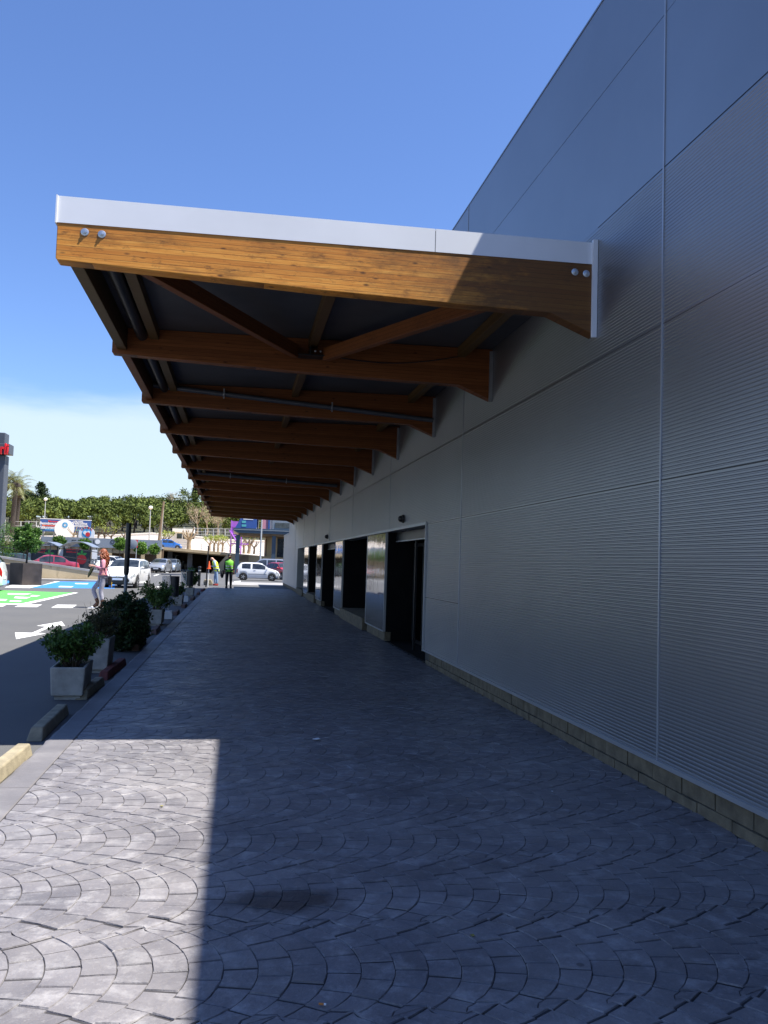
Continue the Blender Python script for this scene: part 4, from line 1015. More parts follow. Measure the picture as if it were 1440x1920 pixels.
# ------------------------------------------------------------------ people
SKINS = []
def skin(name, J, E, mat, parent, sub=2):
    keys = list(J); idx = {k: i for i, k in enumerate(keys)}
    me = bpy.data.meshes.new(name); me.from_pydata([J[k][:3] for k in keys], [(idx[a], idx[b]) for a, b in E], [])
    me.materials.append(MATS[mat]); o = link(name, me, parent)
    md = o.modifiers.new('skin', 'SKIN'); md.use_smooth_shade = True
    for i, k in enumerate(keys):
        r = J[k][3]; me.skin_vertices[0].data[i].radius = (r, r) if not hasattr(r, '__len__') else r
        me.skin_vertices[0].data[i].use_root = (i == 0)
    sb = o.modifiers.new('sub', 'SUBSURF'); sb.levels = sub; sb.render_levels = sub
    SKINS.append(o); return o
def chain(*k): return list(zip(k, k[1:]))
def hand(J, E, wrist, s, tag_, d, n):
    # palm, four fingers and a thumb; d = direction of the hand, n = thumb side
    w = Vector(J[wrist][:3]); d = Vector(d).normalized(); n = Vector(n).normalized(); up = d.cross(n).normalized()
    p = w+d*.07*s; J[tag_+'palm'] = (*p, .030*s); E.append((wrist, tag_+'palm'))
    for i, (o, ln) in enumerate(((.030, .070), (.010, .080), (-.011, .075), (-.031, .058))):
        a = p+d*.035*s+n*o*s; b = a+d*ln*.5*s+up*.006*s; c = b+d*ln*.42*s+up*.022*s
        for q, (v, r) in enumerate(((a, .0095), (b, .009), (c, .0075))): J[f'{tag_}f{i}{q}'] = (*v, r*s)
        E += chain(tag_+'palm', f'{tag_}f{i}0', f'{tag_}f{i}1', f'{tag_}f{i}2')
    a = w+d*.035*s+n*.035*s; b = a+d*.03*s+n*.022*s
    J[tag_+'t0'] = (*a, .012*s); J[tag_+'t1'] = (*b, .009*s); E += chain(wrist, tag_+'t0', tag_+'t1')
def head(J, E, neck, c, r, f):
    # skull, jaw, nose and ears round centre c; f = facing direction
    c = Vector(c); f = Vector(f).normalized(); s = Vector((f.y, -f.x, 0)).normalized()
    J['skull'] = (*c, (r*.95, r*1.02)); J['crown_'] = (*(c+Vector((0, 0, r*.75))-f*r*.1), r*.75); J['jaw'] = (*(c+f*r*.35-Vector((0, 0, r*.8))), r*.55)
    J['nose'] = (*(c+f*r*1.18-Vector((0, 0, r*.18))), r*.15); E += chain(neck, 'skull', 'crown_')+[('skull', 'jaw'), ('skull', 'nose')]
    for k in (-1, 1):
        J[f'ear{k}'] = (*(c+s*k*r*1.06-Vector((0, 0, r*.1))-f*r*.05), r*.17); E.append(('skull', f'ear{k}'))
    return c, f, s
def face(t, c, f, s, r, lips='shoe_red'):
    for k in (-1, 1):
        m = MB(); m.ball(c+f*r*.92+s*k*r*.38+Vector((0, 0, r*.05)), r*.13, 8, 6); m.build('eye', 'hair_black', t, True)
    m = MB(); m.bar(c+f*r*.92-s*r*.25-Vector((0, 0, r*.62)), c+f*r*.92+s*r*.25-Vector((0, 0, r*.62)), .02, .018); m.build('mouth', 'leather_brown', t)
def loft(m, rings, n=18):
    vs = []
    for c, rx, ry in rings:
        for j in range(n):
            a = 2*PI*j/n; vs.append((c[0]+rx*math.cos(a), c[1]+ry*math.sin(a), c[2]))
    k = len(rings); m.add(vs, [(i*n+j, i*n+(j+1) % n, (i+1)*n+(j+1) % n, (i+1)*n+j) for i in range(k-1) for j in range(n)])
# woman in a pink shirt, walking to the left and looking at something in her hands (local +Y is her front)
wp = gnd(184, 1140, GZ)
W_ = thing('person', 'woman with long curly red hair in a pink shirt crossing the car park', 'person', wp, R(92))
J = {'pelvis': (0, -.10, .99, .125)}; E = []
J.update({'belly': (0, -.11, 1.12, .105), 'chest': (0, -.10, 1.33, (.135, .11)), 'neck0': (0, -.08, 1.49, .062), 'neck': (0, -.05, 1.55, .05)})
E += chain('pelvis', 'belly', 'chest', 'neck0', 'neck')
c, f, s = head(J, E, 'neck', (0, -.01, 1.67), .092, (0, 1, -.25))
for k, sd in ((1, 'R'), (-1, 'L')):
    x = .16*k
    J[sd+'sh'] = (x, -.10, 1.43, .056); J[sd+'el'] = (x*1.35, -.10+.02*k, 1.20, .042); J[sd+'wr'] = (x*.55, .17, 1.27, .029)
    E += chain('neck0', sd+'sh', sd+'el', sd+'wr')
    hand(J, E, sd+'wr', 1.0, sd, (-.2*k, 1, .15), (-.6*k, .1, .8))
    if sd == 'R': L_ = ((.085, -.08, .90), (.09, .19, .555), (.09, .03, .17), (.09, .05, .10), (.09, .17, .035))
    else: L_ = ((-.085, -.12, .90), (-.085, -.06, .50), (-.085, -.14, .14), (-.085, -.14, .06), (-.085, .0, .03))
    for q, (p, r) in enumerate(zip(L_, (.088, .062, .042, .042, .036))): J[f'{sd}l{q}'] = (*p, r)
    E += [('pelvis', sd+'l0')]+chain(*[f'{sd}l{q}' for q in range(5)])
skin('body', J, E, 'skin', W_)
def sub(keys, dr): return {k: (*J[k][:3], (J[k][3]+dr) if not hasattr(J[k][3], '__len__') else (J[k][3][0]+dr, J[k][3][1]+dr)) for k in keys}
K = sub(['belly', 'chest', 'neck0', 'Rsh', 'Rel', 'Lsh', 'Lel', 'pelvis'], .022); K['Rwr'] = (*Vector(J['Rel'][:3]).lerp(Vector(J['Rwr'][:3]), .85), .042); K['Lwr'] = (*Vector(J['Lel'][:3]).lerp(Vector(J['Lwr'][:3]), .85), .042)
K['pelvis'] = (0, -.10, 1.03, .150)
skin('shirt', K, chain('belly', 'chest', 'neck0')+[('belly', 'pelvis'), ('neck0', 'Rsh'), ('Rsh', 'Rel'), ('Rel', 'Rwr'), ('neck0', 'Lsh'), ('Lsh', 'Lel'), ('Lel', 'Lwr')], 'shirt_pink', W_)
K = sub(['pelvis', 'Rl0', 'Rl1', 'Ll0', 'Ll1'], .012); K['pelvis'] = (0, -.10, .97, .138)
for sd in 'RL': K[sd+'l2'] = (*Vector(J[sd+'l1'][:3]).lerp(Vector(J[sd+'l2'][:3]), .75), .062)
skin('jeans', K, [('pelvis', 'Rl0'), ('pelvis', 'Ll0')]+chain('Rl0', 'Rl1', 'Rl2')+chain('Ll0', 'Ll1', 'Ll2'), 'jeans_lilac', W_)
for sd in 'RL':
    K = {'a': (*Vector(J[sd+'l1'][:3]).lerp(Vector(J[sd+'l2'][:3]), .62), .066), 'b': (*J[sd+'l2'][:3], .058), 'c': (*J[sd+'l3'][:3], .056), 'd': (*J[sd+'l4'][:3], .044)}
    K['e'] = (J[sd+'l3'][0], J[sd+'l3'][1]-.02, .035, .03); skin('boot', K, chain('a', 'b', 'c', 'd')+[('c', 'e')], 'leather_brown', W_)
face(W_, c, f, s, .092)
m = MB(); rg = random.Random(5); hc = Vector((0, -.06, 1.69))
for i in range(190):                            # curls
    a = rg.uniform(0, 2*PI); e = rg.uniform(-.3, 1.2)
    d = Vector((math.cos(a)*math.cos(e), math.sin(a)*math.cos(e), math.sin(e)))
    if d.y > .45 and e < .75: continue
    p = hc+d*.085; pts = [p]; ph = rg.uniform(0, 6.28); Ln = rg.uniform(.26, .46)
    for q in range(1, 10):
        z = q/9*Ln; rr = .02+.055*min(1, q/4)
        pts.append(p+Vector((d.x*rr+math.cos(ph+q*1.5)*.022, min(d.y, .25)*rr-.03*q/9+math.sin(ph+q*1.5)*.022, -z+.04*math.sin(min(q, 3)))))
    m.tube(pts, [.010, .014, .016, .017, .017, .016, .015, .013, .010, .004], 5)
m.ball(hc+Vector((0, -.02, .02)), (.10, .108, .11), 14, 10)
m.build('hair', 'hair_red', W_, True)
hp = (Vector(J['Rwr'][:3])+Vector(J['Lwr'][:3]))/2+Vector((0, .13, .03))
M_W = Matrix.Translation(wp) @ Matrix.Rotation(R(92), 4, 'Z')
m = MB(); m.box(-.04, .04, -.006, .006, -.08, .08); o = m.build('phone', 'black_plastic', bevel=.006); o.matrix_world = M_W @ Matrix.Translation(hp) @ Matrix.Rotation(R(-50), 4, 'X'); tag(o, 'black phone held by the red-haired woman', 'phone')
m = MB(); q0 = hp+Vector((.04, -.04, -.02)); m.tube([q0, q0+Vector((.0, -.01, -.12)), q0+Vector((.02, .05, -.26)), q0+Vector((.0, .09, -.36))], [.02, .05, .045, .012], 8)
o = m.build('folded_jacket', 'cloth_olive', smooth=True); o.matrix_world = M_W; tag(o, 'olive jacket dangling from the red-haired woman\'s hand', 'jacket')
t = thing('shoulder_bag', 'dark shoulder bag with a yellow trim behind the red-haired woman', 'bag', M_W @ Vector((0.0, -.31, .70)), R(92))
m = MB(); m.prism([(-.11, 0), (.10, 0), (.13, .26), (-.12, .28)], 'y', -.05, .05); m.build('pouch', 'cloth_black', t, bevel=.02)
m = MB(); m.box(-.09, .08, -.056, -.052, -.06, .10); m.build('yellow_trim', 'bag_yellow', t)
m = MB(); m.tube([(-.10, 0, .27), (-.13, .08, .5), (-.12, .2, .74)], .012, 6); m.build('strap', 'leather_brown', t, True)

def man(label, p, rz, H, skinm, shirt, vest, trouser, shoe, pose, hair):
    t = thing('person', label, 'person', p, rz, 'men in high visibility vests')
    k = H/1.75; J = {'pelvis': (0, 0, .97*k, .13)}; E = []
    lean = .14 if pose == 'bent' else 0
    J.update({'belly': (0, .01+lean*.3, 1.12*k, .125), 'chest': (0, .01+lean*.8, 1.34*k, (.155, .12)), 'neck0': (0, lean*1.1, 1.47*k, .07), 'neck': (0, .02+lean*1.4, 1.53*k, .055)})
    E += chain('pelvis', 'belly', 'chest', 'neck0', 'neck')
    c, f, s = head(J, E, 'neck', (0, .05+lean*1.9, 1.645*k-(.04 if pose == 'bent' else 0)), .10, (0, 1, -.7 if pose == 'bent' else -.05))
    for kk, sd in ((1, 'R'), (-1, 'L')):
        x = .19*kk
        J[sd+'sh'] = (x, lean*.9, 1.42*k, .062)
        if pose == 'bent': J[sd+'el'] = (x*1.15, .04, 1.16*k, .048); J[sd+'wr'] = (x*.45, .28, 1.14*k, .033); hd = (-.4*kk, 1, .1)
        else: J[sd+'el'] = (x*1.3, -.03, 1.14*k, .048); J[sd+'wr'] = (x*1.32, .03, .89*k, .033); hd = (0, .1, -1)
        E += chain('neck0', sd+'sh', sd+'el', sd+'wr'); hand(J, E, sd+'wr', 1.1, sd, hd, (-.8*kk, .5, .2) if pose != 'bent' else (-.2*kk, .1, 1))
        st = .05*kk if pose != 'bent' else .08*kk
        for q, (pp, r) in enumerate((((x*.52, 0, .9*k), .095), ((x*.58, .03+st, .5*k), .068), ((x*.6, -.01+st, .10), .045), ((x*.6, .0+st, .055), .05), ((x*.66, .16+st, .035), .038))): J[f'{sd}l{q}'] = (*pp, r)
        E += [('pelvis', sd+'l0')]+chain(*[f'{sd}l{q}' for q in range(5)])
    skin('body', J, E, skinm, t)
    def sub(keys, dr): return {q: (*J[q][:3], (J[q][3]+dr) if not hasattr(J[q][3], '__len__') else (J[q][3][0]+dr, J[q][3][1]+dr)) for q in keys}
    K = sub(['belly', 'chest', 'neck0', 'Rsh', 'Rel', 'Lsh', 'Lel', 'pelvis'], .016)
    for sd in 'RL': K[sd+'wr'] = (*Vector(J[sd+'el'][:3]).lerp(Vector(J[sd+'wr'][:3]), .9), .046)
    skin('shirt', K, chain('belly', 'chest', 'neck0')+[('belly', 'pelvis'), ('neck0', 'Rsh'), ('Rsh', 'Rel'), ('Rel', 'Rwr'), ('neck0', 'Lsh'), ('Lsh', 'Lel'), ('Lel', 'Lwr')], shirt, t)
    K = sub(['pelvis', 'Rl0', 'Rl1', 'Ll0', 'Ll1', 'Rl2', 'Ll2'], .02)
    skin('trousers', K, [('pelvis', 'Rl0'), ('pelvis', 'Ll0')]+chain('Rl0', 'Rl1', 'Rl2')+chain('Ll0', 'Ll1', 'Ll2'), trouser, t)
    for sd in 'RL':
        K = sub([sd+'l3', sd+'l4'], .014); K['h'] = (J[sd+'l3'][0], J[sd+'l3'][1]-.05, .045, .045); skin('shoe', K, [('h', sd+'l3'), (sd+'l3', sd+'l4')], shoe, t)
    # vest shell round the torso, with reflective bands
    def cy(z): return interp([(.9*k, 0), (1.12*k, .01+lean*.3), (1.34*k, .01+lean*.8), (1.5*k, lean*1.1)], z)
    R_ = [(.86, .205, .165), (.98, .205, .165), (1.12, .20, .165), (1.28, .225, .17), (1.38, .235, .165), (1.45, .17, .12), (1.49, .10, .09)]
    m = MB(); loft(m, [((0, cy(z*k), z*k), a, b) for z, a, b in R_]); m.build('vest', vest, t, True)
    for z in (.98, 1.12):
        a, b = interp([(q[0], q[1]) for q in R_], z), interp([(q[0], q[2]) for q in R_], z)
        m = MB(); loft(m, [((0, cy(z*k), z*k), a+.006, b+.006), ((0, cy((z+.05)*k), (z+.05)*k), a+.007, b+.007)]); m.build('reflective_band', 'vest_band', t, True)
    face(t, c, f, s, .10)
    if hair:
        m = MB(); m.ball(c+Vector((0, -.025, .045)), (.108, .112, .10), 14, 10); m.build('hair', hair, t, True)
    return t
man('bald man in a lime vest and jeans looking down at his hands', gnd(405, 1098, GZ), R(80), 1.78, 'skin', 'shirt_blue', 'vest_lime', 'jeans_blue', 'shoe_red', 'bent', None)
man('man in black with a green vest standing at the walkway end', gnd(428.5, 1102, 0)+Vector((0, -.6, 0)), R(178), 1.84, 'skin_dark', 'cloth_black', 'vest_green', 'cloth_black', 'cloth_black', 'stand', 'hair_black')
t = thing('dark_jacket', 'black jacket hanging beside the man in the green vest', 'jacket', gnd(428.5, 1102, 0)+Vector((-.36, -.6, .55)))
m = MB(); m.tube([(0, 0, 0), (-.02, .02, .14), (.01, 0, .32), (.05, 0, .42)], [.05, .10, .085, .03], 10); m.build('cloth', 'cloth_black', t, True)
bpy.context.view_layer.update()
dg = bpy.context.evaluated_depsgraph_get()
for o in SKINS:
    me = bpy.data.meshes.new_from_object(o.evaluated_get(dg)); nme = o.data.name; mt = o.data.materials[0]
    o.modifiers.clear(); o.data = me
    if not me.materials: me.materials.append(mt)
    me.polygons.foreach_set('use_smooth', [True]*len(me.polygons))

# ------------------------------------------------------------------ ramp, cube planters, shelters
def rail_line(t, pts, h, nrails=3, post_r=.022, mat='dark_metal', step=None):
    for i, p in enumerate(pts):
        m = MB(); m.tube([p, Vector(p)+Vector((0, 0, h))], post_r, 6); m.build('rail_post', mat, t, True)
    for k in range(nrails):
        z = h*(k+1)/nrails-.02
        m = MB(); m.tube([Vector(p)+Vector((0, 0, z)) for p in pts], post_r*.8, 6); m.build('rail', mat, t, True)
RY = 55.3
rt = thing('ramp', 'beige rendered ramp wall with stains behind the blue bay', 'ramp')
A, B, C = at(-120, 1023, RY), at(4, 1043, RY), at(205, 1073.5, RY)
z0 = GZ-.05
m = MB(); m.prism([(A.x, z0), (C.x, z0), (C.x, C.z-.13), (B.x, B.z-.13), (A.x, A.z-.13)], 'y', RY, RY+.3); m.build('wall', 'stained_render', rt)
m = MB(); m.prism([(A.x, A.z-.128), (B.x, B.z-.128), (C.x, C.z-.128), (C.x, C.z), (B.x, B.z), (A.x, A.z)], 'y', RY-.04, RY+.36); m.build('coping', 'grey_concrete', rt)
m = MB(); m.prism([(A.x, z0), (C.x+1.5, z0), (C.x, C.z-.2), (B.x, B.z-.2), (A.x, A.z-.2)], 'y', RY+.37, RY+4.2); m.build('roadway', 'asphalt', rt)
rl = thing('railing', 'black metal railing along the ramp wall', 'railing')
def ramp_pt(px_): 
    if px_ < 4: f = (px_+120)/124; p = A.lerp(B, f)
    else: f = (px_-4)/201; p = B.lerp(C, f)
    return Vector((p.x, RY+.16, p.z))
rail_line(rl, [ramp_pt(x) for x in (-105, -56, -7, 42, 91, 141, 190)], 1.15, 2, .028)
m = MB(); m.box(A.x, C.x+2.5, RY-1.15, RY-.05, GZ-.1, GZ+.11); tag(m.build('kerb', 'grey_concrete', bevel=.02), 'pale raised kerb running along the foot of the ramp wall', 'kerb', kind='structure')

def ball_tree(name, label, base, trunk_h, c_h, r, mat, n, sz, seed, squash=.95):
    t = thing(name, label, 'tree', base); rg = random.Random(seed)
    m = MB(); m.tube([(0, 0, 0), (.02, .01, trunk_h*.5), (0, 0, c_h)], [.055, .045, .03], 8)
    for k in range(7):
        a = rg.uniform(0, 2*PI); m.tube([(0, 0, c_h-r*.8), (math.cos(a)*r*.4, math.sin(a)*r*.4, c_h), (math.cos(a)*r*.75, math.sin(a)*r*.75, c_h+rg.uniform(-.2, .6)*r)], [.025, .016, .006], 5)
    m.build('trunk', 'bark', t, True)
    cl = []
    for k in range(70):
        d = Vector((rg.gauss(0, 1), rg.gauss(0, 1), rg.gauss(0, 1))).normalized(); q = rg.uniform(.55, .93)
        cl.append((Vector((d.x*r*q, d.y*r*q, c_h+d.z*r*q*squash)), r*.24))
    m = MB(); leaf_quads(m, clump_sampler(cl, 1.0), n, sz, rg, .3, slim=.6); m.build('crown', mat, t, fix=False)
    return t
def cube_planter(label, p, s, rz, soil=True):
    t = thing('cube_planter', label, 'planter', p, rz, 'big dark cube planters')
    m = MB(); w = s/2; ti = .04
    vs = [(x*w, y*w, z) for z in (0, s) for x, y in ((-1, -1), (1, -1), (1, 1), (-1, 1))]+[(x*(w-ti), y*(w-ti), z) for z in (s, s-.1) for x, y in ((-1, -1), (1, -1), (1, 1), (-1, 1))]
    m.add(vs, [(3, 2, 1, 0)]+[(4*k+i, 4*k+(i+1) % 4, 4*k+4+(i+1) % 4, 4*k+4+i) for k in range(3) for i in range(4)]); m.build('tub', 'cube_steel', t, bevel=.01)
    m = MB(); m.box(-w+ti+.002, w-ti-.002, -w+ti+.002, w-ti-.002, s-.16, s-.08); m.build('soil', 'soil', t)
cc = Vector((-10.55, 46.0, GZ))
cube_planter('big dark steel cube planter under the clipped ball tree', cc, 1.10, R(47))
tb = at(55, 1012, 46.0)
ball_tree('ball_tree', 'clipped ball tree growing from the big dark cube planter', (cc.x, cc.y, GZ+1.03), 1.0, tb.z-GZ-1.03, .76, 'leaf_ball', 9500, .115, 11)
cube_planter('dark cube planter half hidden behind the white off-roader', Vector((at(14, 1080, 52.5).x, 52.5, GZ)), .95, R(10))
cp = Vector((4.6, 67.8, GZ))
cube_planter('dark cube planter beside the end of the silver wall', cp, 1.15, R(4))
tb = at(521, 1030, 67.8)
ball_tree('ball_tree', 'bright ball tree beside the far end of the silver wall', (cp.x, cp.y, GZ+1.06), 1.0, max(.9, tb.z-GZ-1.06), .66, 'leaf_bright', 4200, .13, 12)
for i, (px_, py_, r_, Y, lab) in enumerate(((225, 1020, 12.5, 88, 'round clipped tree standing before the car wash, nearest the black post'), (264, 1028, 12, 90, 'round clipped tree between the white van and silver hatchback'), (289, 1030, 10, 93, 'smallest round clipped tree above the silver hatchback'),
                                       (112, 1016, 12, 94, 'round clipped tree showing between the two cart shelters'), (160, 1020, 11, 93, 'round clipped tree showing over the second cart shelter'))):
    c = at(px_, py_, Y); ball_tree('ball_tree', lab, (c.x, Y, GZ), 1.4, c.z-GZ, r_*Y/1600, 'leaf_bright' if i < 3 else 'leaf_ball', 2600, .16, 20+i)
# hedge bushes at the left edge
for i, (px_, py_, r_, Y, lab) in enumerate(((6, 1008, 20, 70, 'large green bush at the picture edge behind the ramp'), (27, 1014, 14, 74, 'olive green bush next to the ball tree behind the ramp'))):
    c = at(px_, py_, Y); t = thing('bush', lab, 'bush', (c.x, Y, GZ)); rg = random.Random(i); R0 = r_*Y/1600
    cl = [(Vector((rg.gauss(0, .5)*R0*1.6, rg.gauss(0, .5)*R0, rg.uniform(.2, 1)*(c.z+R0-GZ))), R0*.5) for _ in range(60)]
    m = MB(); leaf_quads(m, clump_sampler(cl, 1), 2500, .13, rg); m.build('crown', 'leaf_ball' if i == 0 else 'leaf_twiggy', t, fix=False)
    m = MB(); m.tube([(0, 0, 0), (0, 0, c.z-GZ)], [.08, .03], 6); m.build('trunk', 'bark', t, True)

def cart_shelter(label, px0, px1, Y, pan, seed):
    a, b = at(px0, 1030, Y), at(px1, 1030, Y); zc = at(px0, 1024, Y).z; za = at((px0+px1)/2, 1014.5, Y).z
    t = thing('cart_shelter', label, 'shelter', (a.x, Y, GZ)); w = b.x-a.x; D = 3.2
    H = zc-GZ; Ha = za-GZ
    for x in (0, w):
        for y in (0, D):
            m = MB(); m.box(x-.05, x+.05, y-.05, y+.05, 0, H); m.build('post', 'dark_metal', t)
    n = 10; m = MB(); P = [(-.25+(w+.5)*i/n, H+(Ha-H)*math.sin(PI*i/n)) for i in range(n+1)]
    m.prism(P+[(x, z-.05) for x, z in reversed(P)], 'y', -.5, D+.3); m.build('arched_roof', 'zinc', t, True)
    m = MB(); m.box(.05, w-.05, -.02, .02, .25, H-.25); pn = m.build('sign_panel', 'sign_dark', t)
    # printed fruit and leaves
    cx = w*.68; cz = H*.52
    m = MB(); m.lathe([(.001, -.028), (.42, -.028), (.42, -.022)], 24, (cx, 0, cz), axis='y'); m.build('painted_fruit', 'sign_red', pn)
    m = MB()
    for ang in (15, 90, 165):
        d = Vector((math.cos(R(ang)), 0, math.sin(R(ang)))); s_ = Vector((-d.z, 0, d.x)); o0 = Vector((cx, -.032, cz+.42))
        m.add([o0, o0+d*.25+s_*.12, o0+d*.46, o0+d*.25-s_*.12], [(0, 1, 2, 3)])
    m.build('painted_leaves', 'sign_green', pn)
    rg = random.Random(seed); m = MB()
    for row, z in enumerate((H*.86, H*.76)):
        x = w*.10
        while x < w*.52:
            q = rg.uniform(.05, .13); m.box(x, x+q, -.03, -.022, z, z+rg.choice((.10, .10, .14))); x += q+.035
    m.build('red_lettering', 'sign_red', pn)
    m = MB(); x = w+.10
    for k in range(5): m.box(x, x+.5, -.02, .0, .3+k*.42, .33+k*.42)
    for k in range(4): m.box(x+k*.16, x+.03+k*.16, -.021, .001, .2, H)
    m.build('wire_grid', 'lamp_pole', t)
    m = MB(); m.box(x+.04, x+.46, -.05, -.03, H*.55, H*.9); m.build('notice', 'sign_white', t)
cart_shelter('trolley shelter with arched roof nearer the ball tree', 60, 108, 80, 0, 1)
cart_shelter('trolley shelter with arched roof beside the woman', 120, 170, 79, 0, 2)

# ------------------------------------------------------------------ car wash, underpass, terrace
def bxpx(px0, py0, px1, py1, Y):
    a, b = at(px0, py1, Y), at(px1, py0, Y); return a.x, b.x, a.z, b.z
x0, x1, zb, zt = bxpx(76, 1008, 304, 1026, 97)
zb = (at(190, 1026, 97)).z; zt = at(190, 1008.5, 97).z
cw = thing('car_wash', 'low car wash building with a long grey lettered fascia', 'building', (0, 97, GZ))
m = MB(); m.box(x0, x1, 0, .4, zb, zt); m.build('fascia', 'fascia_grey', cw)
m = MB(); m.box(x0, x1, .41, 2.9, zb+.1, zb+.25); m.build('roof', 'grey_concrete', cw)
m = MB(); m.box(x0, x1, 2.6, 2.9, 0, zb+.09); m.build('back_wall', 'wall_brown', cw)
n = 7
for i in range(n+1):
    x = x0+(x1-x0-.5)*i/n; m = MB(); m.box(x, x+.45, .1, .5, 0, zb-.002); m.build('pillar', 'beige_concrete', cw)
for i in range(n):
    xa = x0+(x1-x0-.5)*i/n+.46; xb = x0+(x1-x0-.5)*(i+1)/n-.01
    m = MB(); m.box(xa, xb, .3, .36, zb-.55, zb-.003); m.build('blind_panel', 'beige_concrete', cw)
for px_, tx, sz in ((96, 'neria', .55), (139, 'F2', .55), (147, 'I', .6), (176, 'l', .6), (211, 'O', .6)):
    p = at(px_, 1016, 97); text_mesh('lettering', tx, sz, 'sign_dark', cw, .01, (p.x, -.02, p.z-GZ), bold=.012)
p = at(183, 1016, 97); m = MB(); m.lathe([(.001, -.03), (.26, -.03), (.26, 0)], 16, (p.x, -.0, p.z-GZ), axis='y'); m.build('round_logo', 'sign_white', cw)
# arched sign on its roof
p = at(162, 1008, 96.6); sg = thing('arched_sign', 'white arched sign with blue round emblem on the car wash roof', 'sign', (p.x, 96.6, p.z))
w = 27*96.6/1600; hh = at(162, 988, 96.6).z-p.z
P = [(-w/2, 0), (w/2, 0)]+[(w/2*math.cos(PI*i/16), hh-w/2*.78+w/2*.78*math.sin(PI*i/16)) for i in range(17)]
m = MB(); m.prism(P, 'y', 0, .12); m.build('panel', 'sign_white', sg)
m = MB(); m.lathe([(.001, -.02), (w*.30, -.02), (w*.30, 0)], 24, (0, 0, hh*.40), axis='y'); m.build('blue_disc', 'sign_cyan', sg)
for nx, nz_, rr, mt in ((.08, .30, .15, 'sign_red'), (-.10, .46, .12, 'sign_white'), (.12, .52, .09, 'sign_white'), (-.02, .34, .10, 'sign_white')):
    m = MB(); m.lathe([(.001, -.035-rr*.05), (rr*w, -.035-rr*.05), (rr*w, -.021)], 14, (nx*w, 0, nz_*hh), axis='y'); m.build('emblem_shape', mt, sg)
for i, ch in enumerate('ISTOBAL'):
    a = R(138-i*16); text_mesh('letter', ch, .34, 'sign_dark' if i % 2 else 'sign_red', sg, .008, (math.cos(a)*w*.42, -.012, hh*.40+math.sin(a)*hh*.50), (PI/2, -(a-PI/2), 0), bold=.012)

# terrace over the underpass
TX0 = -95.0
def tz(x): return 2.83 if x < -9.3 else 2.83-.058*(x+9.3)
ter = thing('terrace_deck', 'beige concrete parking deck over the dark underpass', 'bridge', (0, 0, 0))
xs = [TX0, -9.3, -1.2]
m = MB(); m.prism([(TX0, 2.83-.30), (-9.3, 2.53), (-1.2, tz(-1.2)-.30), (-1.2, tz(-1.2)), (-9.3, 2.83), (TX0, 2.83)], 'y', 100, 100.45); m.build('edge_beam', 'beige_concrete', ter)
m = MB(); m.prism([(TX0, 2.40), (-9.3, 2.40), (30, tz(30)-.45), (30, tz(30)-.05), (-9.3, 2.78), (TX0, 2.78)], 'y', 100.46, 190); m.build('deck', 'beige_concrete', ter)
m = MB(); m.prism([(-1.2, GZ-.1), (30, GZ-.1), (30, tz(30)-.02), (-1.2, tz(-1.2)-.02)], 'y', 100, 100.44); m.build('abutment_wall', 'beige_concrete', ter)
m = MB(); m.add([(-2.9, 100, GZ), (-1.2, 100, GZ), (-1.2, 100, tz(-1.2)-.31), (-2.9, 112, GZ), (-1.2, 112, GZ), (-1.2, 112, 2.0)], [(0, 1, 2), (5, 4, 3), (0, 2, 5, 3), (1, 4, 5, 2), (0, 3, 4, 1)]); m.build('wing_wall', 'beige_concrete', ter)
m = MB(); m.box(TX0, -1.2, 126, 126.4, GZ-.1, 2.39); m.build('rear_wall', 'wall_brown', ter)
for px_ in (356, 318, 300, 200, 120):
    p = at(px_, 1050, 103); m = MB(); m.box(p.x-.28, p.x+.28, 103, 103.6, GZ, 2.395); m.build('column', 'grey_concrete', ter)
ra = at(445, 1041, 99.9); rb = at(466, 1052, 99.9); m = MB(); m.box(ra.x, rb.x, 99.93, 99.99, rb.z, ra.z); m.build('recess_panel', 'wall_brown', ter)
car('bright blue car parked on the deck above the underpass', 'hatch', 'carpaint_blue', (at(318, 1030, 131).x, 131, 2.79), H_(1, .04), L=3.6)
# white boundary wall behind the deck with railing
WY = 152
wl = thing('boundary_wall', 'long bright white wall at the back of the deck', 'wall', (0, WY, 0))
def wtop(px_): return interp([(-60, 1008), (80, 1006), (200, 1004), (285, 1000), (400, 1008), (440, 1013), (520, 1016)], px_)
P = [(at(px_, wtop(px_), WY).x, at(px_, wtop(px_), WY).z) for px_ in (-260, 80, 200, 285, 330, 440, 560, 700)]
m = MB(); m.prism([(P[0][0], 1.6), (P[-1][0], 1.6)]+P[::-1], 'y', 0, .4); m.build('wall', 'white_wall', wl)
m = MB(); m.prism(P+[(x, z+.15) for x, z in P[::-1]], 'y', -.06, .46); m.build('coping', 'white_wall', wl)
r2 = thing('railing', 'thin grey railing in front of the white wall', 'railing')
rail_line(r2, [Vector((at(px_, 1020, 146).x, 146, tz(at(px_, 1020, 146).x)-.05)) for px_ in range(-40, 500, 22)], 1.5, 4, .03, 'grey_metal')
r3 = thing('mesh_fence', 'pale mesh fence with posts above the white wall', 'fence')
for px_ in (345, 365, 385, 400, 411, 422, 434):
    p = at(px_, 1010, WY+3); q = at(px_, 992 if px_ > 380 else 988, WY+3); m = MB(); m.tube([p, q], .06, 6); m.build('post', 'lamp_pole', r3, True)
for yy in (990, 996, 1002):
    m = MB(); m.tube([at(345, yy, WY+3), at(434, yy+2, WY+3)], .03, 5); m.build('wire', 'lamp_pole', r3)
for k in range(30):
    px_ = 345+k*3; m = MB(); m.tube([at(px_, 990, WY+3), at(px_, 1008, WY+3)], .014, 4); m.build('wire', 'lamp_pole', r3)
